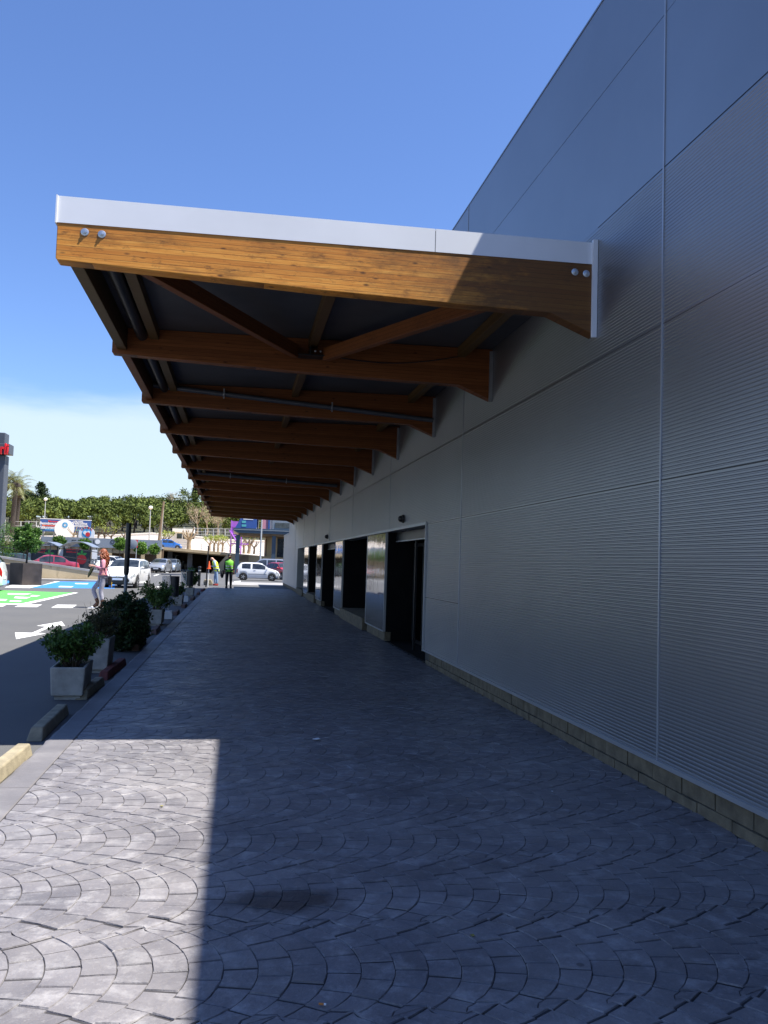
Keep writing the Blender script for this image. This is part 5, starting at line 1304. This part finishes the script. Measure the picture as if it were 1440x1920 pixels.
# fence and hoardings to the left
r4 = thing('mesh_fence', 'grey mesh fence beside the palms behind the ball tree', 'fence')
for px_ in (24, 39, 54, 68): m = MB(); m.tube([at(px_, 1008, WY-4), at(px_, 977, WY-4)], .08, 6); m.build('post', 'lamp_pole', r4, True)
for yy in (978, 986, 994, 1002): m = MB(); m.tube([at(20, yy, WY-4), at(72, yy, WY-4)], .035, 5); m.build('wire', 'lamp_pole', r4)
a_, b_, c_, d_ = bxpx(-30, 975, 10, 1000, WY-6); sb = thing('hoarding', 'small pale purple hoarding at the picture edge', 'billboard', (0, WY-6, 0))
m = MB(); m.box(a_, b_, 0, .2, at(5, 1000, WY-6).z, at(5, 974, WY-6).z); m.build('panel', 'sign_white', sb)
m = MB(); m.box(a_+.3, b_-.4, -.03, -.003, at(5, 988, WY-6).z, at(5, 977, WY-6).z); m.build('purple_print', 'purple_paint', sb)
for x in (a_+.5, b_-.5): m = MB(); m.box(x-.1, x+.1, .21, .4, 2.7, at(5, 980, WY-6).z); m.build('leg', 'grey_metal', sb)
# blue welcome billboard
BYY = 138
a_, b_ = at(75, 990, BYY).x, at(170, 990, BYY).x; zt_, zb_ = at(120, 974.5, BYY).z, at(120, 997.5, BYY).z
bb = thing('billboard', 'blue and white welcome billboard above the car wash', 'billboard', (0, BYY, 0))
m = MB(); m.box(a_, b_, 0, .25, zb_, zt_); m.build('panel', 'sign_blue', bb)
m = MB(); m.box(a_-.05, b_+.05, -.02, .27, zt_+.003, zt_+.10); m.build('top_rail', 'sign_white', bb)
cxx = at(121, 990, BYY).x; rr_ = 17*BYY/1600
P = [(cxx+rr_*math.cos(2*PI*i/40), min(zt_-.02, at(121, 992, BYY).z+rr_*math.sin(2*PI*i/40))) for i in range(40)]
m = MB(); m.prism(P, 'y', -.06, -.004); m.build('white_disc', 'sign_white', bb)
m = MB(); q = at(122, 984.5, BYY); m.lathe([(.32, -.10), (.36, -.075), (.22, -.075), (.20, -.10)], 18, (q.x, 0, q.z), axis='y', cap=False)
m.lathe([(.2, -.09), (.42, -.09), (.42, -.065), (.2, -.065)], 18, (q.x, 0, q.z), axis='y', cap=False); m.build('blue_ring', 'sign_cyan', bb)
for px_, py_, tx, sz, mt in ((100, 977.6, 'Maresme', .30, 'sign_red'), (91.5, 981.5, 'Benvinguts', .46, 'sign_white'), (91.5, 985.3, 'bienvenidos', .30, 'cone_orange'), (90, 989.2, 'Willkommen', .50, 'sign_white'), (96, 993, 'välkommen', .28, 'sign_cyan'),
                             (147, 978, 'a la costa', .28, 'sign_white'), (148, 981.5, 'Welcome', .46, 'sign_white'), (149, 986, 'Bienvenue', .46, 'sign_white'), (147, 994, 'Costa', .34, 'sign_teal')):
    q = at(px_, py_, BYY); text_mesh('lettering', tx, sz*1.35, mt, bb, .01, (q.x, -.02, q.z), bold=.012)
for px_ in (80, 100, 145, 165): q = at(px_, 1000, BYY); m = MB(); m.box(q.x-.1, q.x+.1, .26, .46, 2.7, zt_-.2); m.build('leg', 'grey_metal', bb)
# sign tower at the picture edge
TY = 92; a = at(20, 842, TY)
st = thing('sign_tower', 'dark grey sign tower with red letters at the picture edge', 'sign', (0, TY, 0))
xr_ = at(7, 900, TY).x; m = MB(); m.box(xr_-2.6, xr_, 0, 1.6, GZ, at(5, 853, TY).z); m.build('shaft', 'tower_grey', st, bevel=.06)
xr2 = at(9.5, 820, TY).x; m = MB(); m.box(xr2-2.8, xr2, 0, 1.6, at(5, 834, TY).z, at(5, 811, TY).z); m.build('head', 'tower_grey', st, bevel=.06)
xr3 = at(20, 842, TY).x; zb3, zt3 = at(12, 852, TY).z, at(12, 833, TY).z; m = MB(); m.box(xr3-4.6, xr3, -.5, 1.2, zb3, zt3); m.build('sign_box', 'tower_grey', st, bevel=.04)
q = at(18.5, 845, TY); text_mesh('lettering', 'sorli', 1.55, 'letter_red', st, .10, (q.x+.03, -.62, (zb3+zt3)/2-.10), align='RIGHT', bold=.04, sx=.62)
# lamp posts and poles
def lamp_post(label, px_, ptop, pbot, Y, globe=True):
    a, b = at(px_, pbot, Y), at(px_, ptop, Y); t = thing('lamp_post', label, 'lamp post', (a.x, Y, a.z), 0, 'lamp posts behind the car park'); h = b.z-a.z
    m = MB(); m.tube([(0, 0, 0), (0, 0, h*.5), (0, 0, h)], [.10, .08, .055], 8); m.build('pole', 'lamp_pole', t, True)
    m = MB(); m.ball((0, 0, h+.18), (.30, .30, .26), 12, 8); m.build('globe', 'sign_white', t, True)
    m = MB(); m.lathe([(.10, h-.06), (.14, h)], 8); m.build('collar', 'grey_metal', t)
lamp_post('globe lamp post rising behind the welcome billboard', 82, 938, 1000, 145)
lamp_post('globe lamp post before the pines above the round trees', 279, 954, 1025, 126)
lamp_post('tall pale lamp post under the blue canopy', 488, 940, 1050, 92)
a, b = at(297, 1026, 122), at(307, 940, 122); t = thing('utility_pole', 'leaning wooden utility pole behind the blue car', 'pole', a)
m = MB(); d = b-a; m.tube([(0, 0, 0), tuple(d)], [.22, .14], 8); m.build('pole', 'pole_wood', t, True)
m = MB(); m.tube([(.25, 0, .0), tuple(d*.97+Vector((.08, 0, 0)))], [.06, .05], 6); m.build('cable_duct', 'lamp_pole', t, True)
a = at(249, 1020, 75); t = thing('round_sign', 'round grey traffic mirror on a post behind the black post', 'sign', (a.x, 75, GZ))
m = MB(); m.tube([(-.3, 0, 0), (-.3, 0, a.z-GZ+.35)], .04, 8); m.build('post', 'lamp_pole', t, True)
m = MB(); m.lathe([(.001, -.06), (.30, -.05), (.40, -.02), (.40, .02)], 20, (0, 0, a.z-GZ), axis='y'); m.build('disc', 'grey_metal', t, True)
m = MB(); m.tube([(-.3, .03, a.z-GZ), (0, .03, a.z-GZ)], .02, 6); m.build('arm', 'lamp_pole', t)
a = at(256, 1018, 86); t = thing('pennant', 'small red banner on a thin pole beside the traffic mirror', 'banner', (a.x, 86, GZ))
m = MB(); m.tube([(0, 0, 0), (.03, 0, a.z-GZ+.3)], .03, 6); m.build('pole', 'lamp_pole', t)
m = MB(); m.box(-.12, .12, -.045, -.035, a.z-GZ-.45, a.z-GZ+.3); m.build('cloth', 'sign_red', t)
# white cabin on the wall
a_, b_ = at(323, 990, WY-2).x, at(363, 990, WY-2).x; t = thing('cabin', 'white kiosk cabin with windows above the white wall', 'cabin', (0, WY-1, 0))
zf, zm_, zt_ = at(340, 1012, WY-2).z, at(340, 1000, WY-2).z, at(340, 991, WY-2).z
m = MB(); m.box(a_+.5, b_-.5, 0, 3, 2.2, zm_+.2); m.build('body', 'cabin_white', t)
m = MB(); m.box(a_, b_, -.5, 3.5, zm_+.203, zt_); m.build('roof', 'cabin_white', t)
for k in range(3): xx = a_+.75+k*1.05; m = MB(); m.box(xx, xx+.85, -.04, -.003, zf+.2, zm_); m.build('window', 'car_glass', t)

# ------------------------------------------------------------------ building with a blue canopy past the store
BX = 96
bc = thing('canopy_building', 'brown building with a blue-grey flat canopy on posts', 'building', (0, BX, 0))
x0, x1 = at(437, 1000, BX).x, at(560, 1000, BX).x; zt_, zb_ = at(480, 991, BX).z, at(480, 1000, BX).z
m = MB(); m.prism([(x0, zb_+.25), (x0+.5, zb_), (x1, zb_), (x1, zt_), (x0, zt_)], 'y', 0, 9); m.build('canopy_slab', 'blue_metal', bc)
m = MB(); m.box(x0+.05, x1, -.05, -.003, zb_+.32, zb_+.40); m.build('canopy_trim', 'grey_metal', bc)
m = MB(); m.box(x0+.6, x1, .3, 8.8, zb_-.22, zb_-.003); m.build('soffit', 'wall_brown', bc)
for px_ in (445, 513): q = at(px_, 1040, BX); m = MB(); m.box(q.x-.22, q.x+.22, .4, .84, GZ, zb_-.223); m.build('post', 'blue_metal', bc)
q0, q1 = at(498, 1040, BX+6).x, at(580, 1040, BX+6).x; m = MB(); m.box(q0, q1, 6, 12, GZ, zb_-.223); m.build('wall', 'wall_brown', bc)
for px_, w_ in ((500, .5), (508, .7)): q = at(px_, 1040, BX+5.5).x; m = MB(); m.box(q, q+w_, 5.6, 5.99, GZ, zb_-.23); m.build('pier', 'beige_concrete', bc)
qa, qb = at(515, 1010, BX+5.6), at(545, 1045, BX+5.6); m = MB(); m.box(qa.x, qb.x, 5.9, 5.98, qb.z, qa.z); m.build('window', 'car_glass', bc)
m = MB(); u0 = at(511, 985, BX+2).x; m.box(u0, u0+12, 2, 10, zt_+.003, at(530, 940, BX+2).z); m.build('upper_storey', 'grey_metal', bc)
m = MB(); m.box(u0+.3, u0+2.4, 1.95, 1.995, at(515, 990, BX+2).z, at(515, 980, BX+2).z); m.build('window', 'car_glass', bc)
m = MB(); m.box(u0-.5, u0-.3, 1.9, 2.4, zt_+.003, at(510, 950, BX+2).z); m.build('blue_edge', 'sign_blue', bc)
m = MB(); m.box(u0-1.3, u0-.52, 2.0, 2.4, zt_+.003, at(510, 950, BX+2).z); m.build('pink_panel', 'shirt_pink', bc)
a = at(466, 984, BX+1); t = thing('roof_sign', 'dark blue sign with pale panels on the blue canopy', 'sign', (a.x, BX+1.2, zt_+.004))
m = MB(); m.prism([(-1.5, 0), (.9, 0), (1.2, 1.35), (-.8, 1.35)], 'y', 0, .15); m.build('board', 'sign_blue', t)
for x, z, w_, h_, mt in ((-.6, 1.0, 1.1, .22, 'sign_white'), (-.75, .62, .45, .25, 'sign_teal'), (-.75, .2, .5, .25, 'sign_teal')): m = MB(); m.box(x, x+w_, -.03, -.003, z, z+h_); m.build('panel', mt, t)
for x in (.95, 1.35): m = MB(); m.box(x, x+.18, 0, .2, 0, 1.6); m.build('strut', 'dark_metal', t)
a = at(430, 1012, 118); t = thing('play_tower', 'purple slide tower showing behind the blue canopy', 'play structure', (a.x, 118, tz(a.x)-.06)); hgt = at(435, 968, 118).z-a.z+1.4
for x, y in ((.2, 0), (1.6, 0), (.2, 1.4), (1.6, 1.4)): m = MB(); m.tube([(x, y, 0), (x, y, hgt)], .08, 6); m.build('post', 'purple_paint', t)
for z in (.30, .55, .8): m = MB(); m.box(.2, 2.6, -.05, .03, hgt*z, hgt*z+.16); m.build('crossbar', 'purple_paint', t)
m = MB(); m.box(.15, 1.9, .05, 1.4, hgt*.62, hgt*.98); m.build('cabin_panel', 'purple_paint', t)
m = MB(); m.bar((0, -.1, hgt*.7), (1.6, -.5, hgt*.18), .5, .10); m.build('slide', 'purple_paint', t)
m = MB(); m.box(2.0, 3.9, .5, 1.4, hgt*.72, hgt*1.1); m.build('white_panel', 'sign_white', t)

# ------------------------------------------------------------------ trees beyond
def pollard(label, px_, ybot, ytop, Y, seed, leafy=0, bark='bark_pale', thick=.16, spread=1.0, nl=6):
    a, b = at(px_, ybot, Y), at(px_, ytop, Y); a.z = min(a.z, 3.2); h = b.z-a.z; rg = random.Random(seed)
    t = thing('pollard_tree', label, 'tree', a, 0, 'pollarded trees on the deck'); m = MB(); tips = []
    m.tube([(0, 0, 0), (rg.gauss(0, .04), 0, h*.3), (rg.gauss(0, .06), 0, h*.55)], [thick*1.2, thick, thick*1.1], 8)
    for k in range(nl):
        aa = 2*PI*k/nl+rg.uniform(-.4, .4); r1 = h*.18*spread; p0 = Vector((0, 0, h*rg.uniform(.42, .55))); p1 = p0+Vector((math.cos(aa)*r1, math.sin(aa)*r1, h*.13)); p2 = p1+Vector((math.cos(aa)*r1*.8, math.sin(aa)*r1*.8, h*rg.uniform(.16, .3)))
        m.tube([p0, p1, p2], [thick*.6, thick*.45, thick*.3], 6); m.ball(p2, thick*.45, 7, 5); tips.append(p2)
        for j in range(3): q = p2+Vector((rg.gauss(0, .2), rg.gauss(0, .2), rg.uniform(.2, .6)))*h*.18; m.tube([p2, q], [thick*.12, thick*.04], 4); tips.append(q)
    m.build('trunk', bark, t, True)
    if leafy:
        mm = MB(); leaf_quads(mm, clump_sampler([(q, h*.16) for q in tips], 1), leafy, .22, rg); mm.build('crown', 'leaf_spring', t, fix=False)
for i, (px_, yb, yt, Y, lf, th, lab) in enumerate(((138, 1008, 985, 137, 0, .13, 'bare pollard before the welcome billboard'), (184, 1010, 985, 140, 60, .12, 'bare pollard just past the welcome billboard'), (196, 1012, 986, 141, 50, .12, 'second bare pollard past the welcome billboard'),
        (208, 1014, 988, 142, 80, .12, 'sparse yellow-green pollard above the car wash end'), (232, 1016, 990, 142, 0, .11, 'thin bare pollard above the ball trees'), (306, 1020, 996, 138, 160, .12, 'yellow-green pollard behind the utility pole'),
        (314, 1021, 998, 139, 160, .12, 'yellow-green pollard between utility pole and cabin'), (354, 1031, 990, 118, 0, .26, 'thick pale stump-like pollard beside the blue car'), (393, 1033, 1006, 128, 160, .14, 'leafy pollard, first of four past the pale stump'),
        (401, 1034, 1005, 130, 200, .14, 'leafy pollard, second of four past the pale stump'), (409, 1035, 1006, 129, 200, .14, 'leafy pollard, third of four past the pale stump'), (417, 1035, 1006, 131, 140, .13, 'leafy pollard, last of four past the pale stump'),
        (432, 1036, 1012, 125, 0, .14, 'bare pollard left of the blue canopy post'), (448, 1037, 1010, 122, 0, .13, 'bare pollard right of the blue canopy post'), (457, 1038, 1010, 121, 0, .16, 'forked bare pollard under the blue canopy'), (466, 1038, 1008, 119, 30, .20, 'thickest bare pollard under the blue canopy'), (476, 1039, 1014, 122, 0, .12, 'slim bare pollard beside the tall pale lamp post'))):
    pollard(lab, px_, yb, yt, Y, 40+i, lf, 'bark_pale' if th > .12 else 'bark', th, 1.0, 5 if th < .2 else 8)
def bare_tree(label, px_, ybot, ytop, Y, seed, wid):
    a, b = at(px_, ybot, Y), at(px_, ytop, Y); h = b.z-a.z; rg = random.Random(seed); t = thing('bare_tree', label, 'tree', a, 0, 'pale bare trees before the pines'); m = MB()
    def grow(p, d, L, r, lev):
        q = p+d*L; m.tube([p, p.lerp(q, .5)+Vector((rg.gauss(0, .05), 0, rg.gauss(0, .05)))*L, q], [r, r*.8, r*.55], 5 if lev else 7, cap=False)
        if lev == 4: return
        for k in range(3 if lev else 4):
            nd = (d+Vector((rg.gauss(0, .55), rg.gauss(0, .55), rg.gauss(.15, .3)))*wid).normalized(); grow(q, nd, L*rg.uniform(.55, .78), r*.5, lev+1)
    grow(Vector((0, 0, 0)), Vector((0, 0, 1)), h*.34, .20, 0); m.build('trunk', 'bark_pale', t, True)
    rgx = random.Random(seed+1); cl = [(Vector((rgx.gauss(0, .2)*h, rgx.gauss(0, .2)*h, h*rgx.uniform(.45, 1.0))), h*.13) for _ in range(26)]
    mm = MB(); leaf_quads(mm, clump_sampler(cl, 1), 750, .35, rgx, .6, slim=.10); mm.build('crown', 'twig_pale', t, fix=False)
bare_tree('pale bare tree with a white trunk before the pines', 369, 1003, 945, 165, 1, .8)
bare_tree('second pale bare tree nearer the canopy edge', 387, 1003, 950, 172, 2, .9)
bare_tree('pale bare tree half hidden by the canopy beams', 408, 1003, 956, 176, 3, .9)
bare_tree('pale bare tree rising from the pine ridge', 323, 950, 922, 262, 4, .9)

def palm(label, px_, yb, yt, Y, seed, fl):
    a, b = at(px_, yb, Y), at(px_, yt, Y); h = b.z-a.z; rg = random.Random(seed); t = thing('palm_tree', label, 'tree', a, 0, 'palm trees by the sign tower')
    m = MB(); m.tube([(0, 0, 0), (.1, 0, h*.5), (.2, 0, h)], [.42, .36, .34], 10); m.ball((.2, 0, h-.3), (.75, .75, .8), 12, 8); m.build('trunk', 'bark_dark', t, True)
    m = MB()
    for k in range(30):
        az = rg.uniform(0, 2*PI); el = rg.uniform(-.35, 1.35); L = fl*rg.uniform(.8, 1.1); p = Vector((.2, 0, h)); d = Vector((math.cos(az)*math.cos(el), math.sin(az)*math.cos(el), math.sin(el)))
        pts = [p]
        for q in range(9): d = (d+Vector((0, 0, -.085-.02*q))).normalized(); p = p+d*L/9; pts.append(p)
        for q in range(1, 10):
            dd = (pts[q]-pts[q-1]).normalized(); sd = dd.cross(Vector((0, 0, 1)))
            sd = sd.normalized() if sd.length > .1 else Vector((1, 0, 0)); wl_ = fl*.20*math.sin(PI*(q+.5)/11)
            for s_ in (-1, 1):
                for f_ in (0, .5):
                    o0 = pts[q-1].lerp(pts[q], f_); m.add([o0, o0+dd*.10*fl/3, o0+dd*.20*fl/3+sd*s_*wl_+Vector((0, 0, -wl_*.45)), ], [(0, 1, 2)])
    m.build('crown', 'leaf_palm', t, fix=False)
palm('tall palm with full crown beside the sign tower', 22, 1003, 908, 140, 1, 3.1)
palm('palm half hidden behind the sign tower', 1, 1003, 910, 146, 2, 3.3)
palm('lower palm behind the tall palm', 29, 1003, 922, 150, 3, 2.8)
def conifer(label, px_, yb, yt, Y, seed, wid, kind='tier'):
    a, b = at(px_, yb, Y), at(px_, yt, Y); h = b.z-a.z; rg = random.Random(seed); t = thing('conifer', label, 'tree', a, 0, 'single conifers on the ridge'); m = MB(); m.tube([(0, 0, -3), (0, 0, h)], [.4, .05], 7); m.build('trunk', 'bark_dark', t, True); mm = MB()
    if kind == 'tier':
        cl = []
        for k in range(9):
            z = h*(.12+.86*k/9); rr = wid*(1-k/9.5)
            for j in range(5):
                aa = rg.uniform(0, 2*PI); r_ = rr*rg.uniform(.7, 1.05)
                for q in (.35, .65, 1): cl.append((Vector((math.cos(aa)*r_*q, math.sin(aa)*r_*q, z+r_*q*.12)), .55))
    elif kind == 'cypress': cl = [(Vector((rg.gauss(0, .3)*wid, rg.gauss(0, .3)*wid, h*rg.random())), .7) for _ in range(60)]
    else: cl = [(Vector((rg.gauss(0, .45)*wid, rg.gauss(0, .4)*wid, h*rg.uniform(.1, .95))), 1.5) for _ in range(45)]
    leaf_quads(mm, clump_sampler(cl, 1), 2200, .6, rg, .2, slim=.5); mm.build('crown', 'leaf_pine_dark' if kind != 'round' else 'leaf_pine', t, fix=False)
conifer('tiered conifer standing alone on the ridge', 76, 940, 903, 300, 1, 3.6)
conifer('dark rounded tree on the ridge beside the palms', 42, 945, 922, 300, 2, 3.4, 'dark')
conifer('slim dark cypress on the ridge near the canopy', 365, 950, 913, 290, 3, 1.0, 'cypress')
conifer('big rounded tree on the ridge near the canopy', 352, 962, 922, 270, 4, 4.2, 'round')
conifer('rounded tree at the end of the pine ridge', 305, 955, 931, 290, 5, 4.5, 'round')

# hill and pine wood
def hz(x, y):
    s_ = max(0, min(1, (y-182)/140)); return 4.4+12.2*s_*(1+.10*math.sin(x*.045+1)+.06*math.sin(x*.11))-max(0, y-330)*.03
m = MB(); nx, ny = 50, 22; X0, X1, Y0, Y1 = -260, 160, 178, 480
vs = [(X0+(X1-X0)*i/nx, Y0+(Y1-Y0)*j/ny, hz(X0+(X1-X0)*i/nx, Y0+(Y1-Y0)*j/ny)-(4.6 if j == 0 else 0)) for j in range(ny+1) for i in range(nx+1)]
m.add(vs, [(j*(nx+1)+i, j*(nx+1)+i+1, (j+1)*(nx+1)+i+1, (j+1)*(nx+1)+i) for j in range(ny) for i in range(nx)])
tag(m.build('hill', 'hill_earth', smooth=True, fix=False), 'low hill under the pine wood', 'hill', kind='structure')
rg = random.Random(99); m = MB()
y = 190.0; row = 0
while y < 330:
    x = -175.0+rg.uniform(0, 5)
    while x < 75:
        xx, yy = x+rg.gauss(0, 1.2), y+rg.gauss(0, 2.5); g0 = hz(xx, yy); th = rg.uniform(2.8, 5.2); cr = rg.uniform(4.2, 6.2)
        m.tube([(xx, yy, g0-.5), (xx+rg.gauss(0, .3), yy, g0+th*.6), (xx+rg.gauss(0, .5), yy, g0+th)], [.26, .20, .12], 5, 1, cap=False)
        if row < 3:
            for k in range(3): a = rg.uniform(0, 6.28); m.tube([(xx, yy, g0+th*.6), (xx+math.cos(a)*cr*.6, yy+math.sin(a)*cr*.6, g0+th)], [.10, .05], 4, 1, cap=False)
        ncl = 22; cl = []
        for k in range(ncl):
            a = rg.uniform(0, 2*PI); q = math.sqrt(rg.random())*cr*.85; cl.append((xx+math.cos(a)*q, yy+math.sin(a)*q, g0+th+(1-(q/cr)**2)*2.4+rg.uniform(-1.0, .3)))
        inview = -120 < xx*1600/yy+444 < 620
        for k in range(1000 if inview else 160):
            c = cl[rg.randrange(ncl)]; d = Vector((rg.gauss(0, 1), rg.gauss(0, 1), rg.gauss(0, .75))).normalized(); p = Vector(c)+d*1.15*rg.random()**.4; p.z += .1
            n = (d+Vector((rg.gauss(0, .5), rg.gauss(0, .5), rg.gauss(.25, .5)))).normalized(); u = n.orthogonal().normalized(); w = n.cross(u); s_ = rg.uniform(.18, .40)*(1 if inview else 2.2)
            a = rg.uniform(0, 3.1); u2 = u*math.cos(a)+w*math.sin(a); w2 = n.cross(u2)
            m.add([p-u2*s_, p-w2*s_*.7, p+u2*s_, p+w2*s_*.7], [(0, 1, 2, 3)], 0)
        x += rg.uniform(6.0, 9.0)
    y += 9+row*2.2; row += 1
o = m.build('pine_wood', ['leaf_pine', 'bark_dark'], fix=False); tag(o, 'dense umbrella pine wood covering the hill behind the car park', 'wood', kind='stuff')
# house roof peeping over the ridge
a = at(93, 940, 330); t = thing('house', 'pale yellow house roof peeping over the pine ridge', 'house', (a.x, 330, a.z-4)); m = MB(); m.box(-3.5, 3.5, 0, 6, 0, 4.1); m.build('wall', 'cabin_white', t); m = MB(); m.prism([(-4, 4.103), (4, 4.103), (2.5, 5.0), (-2.5, 5.0)], 'y', -.5, 6.5); m.build('roof', 'beige_concrete', t)
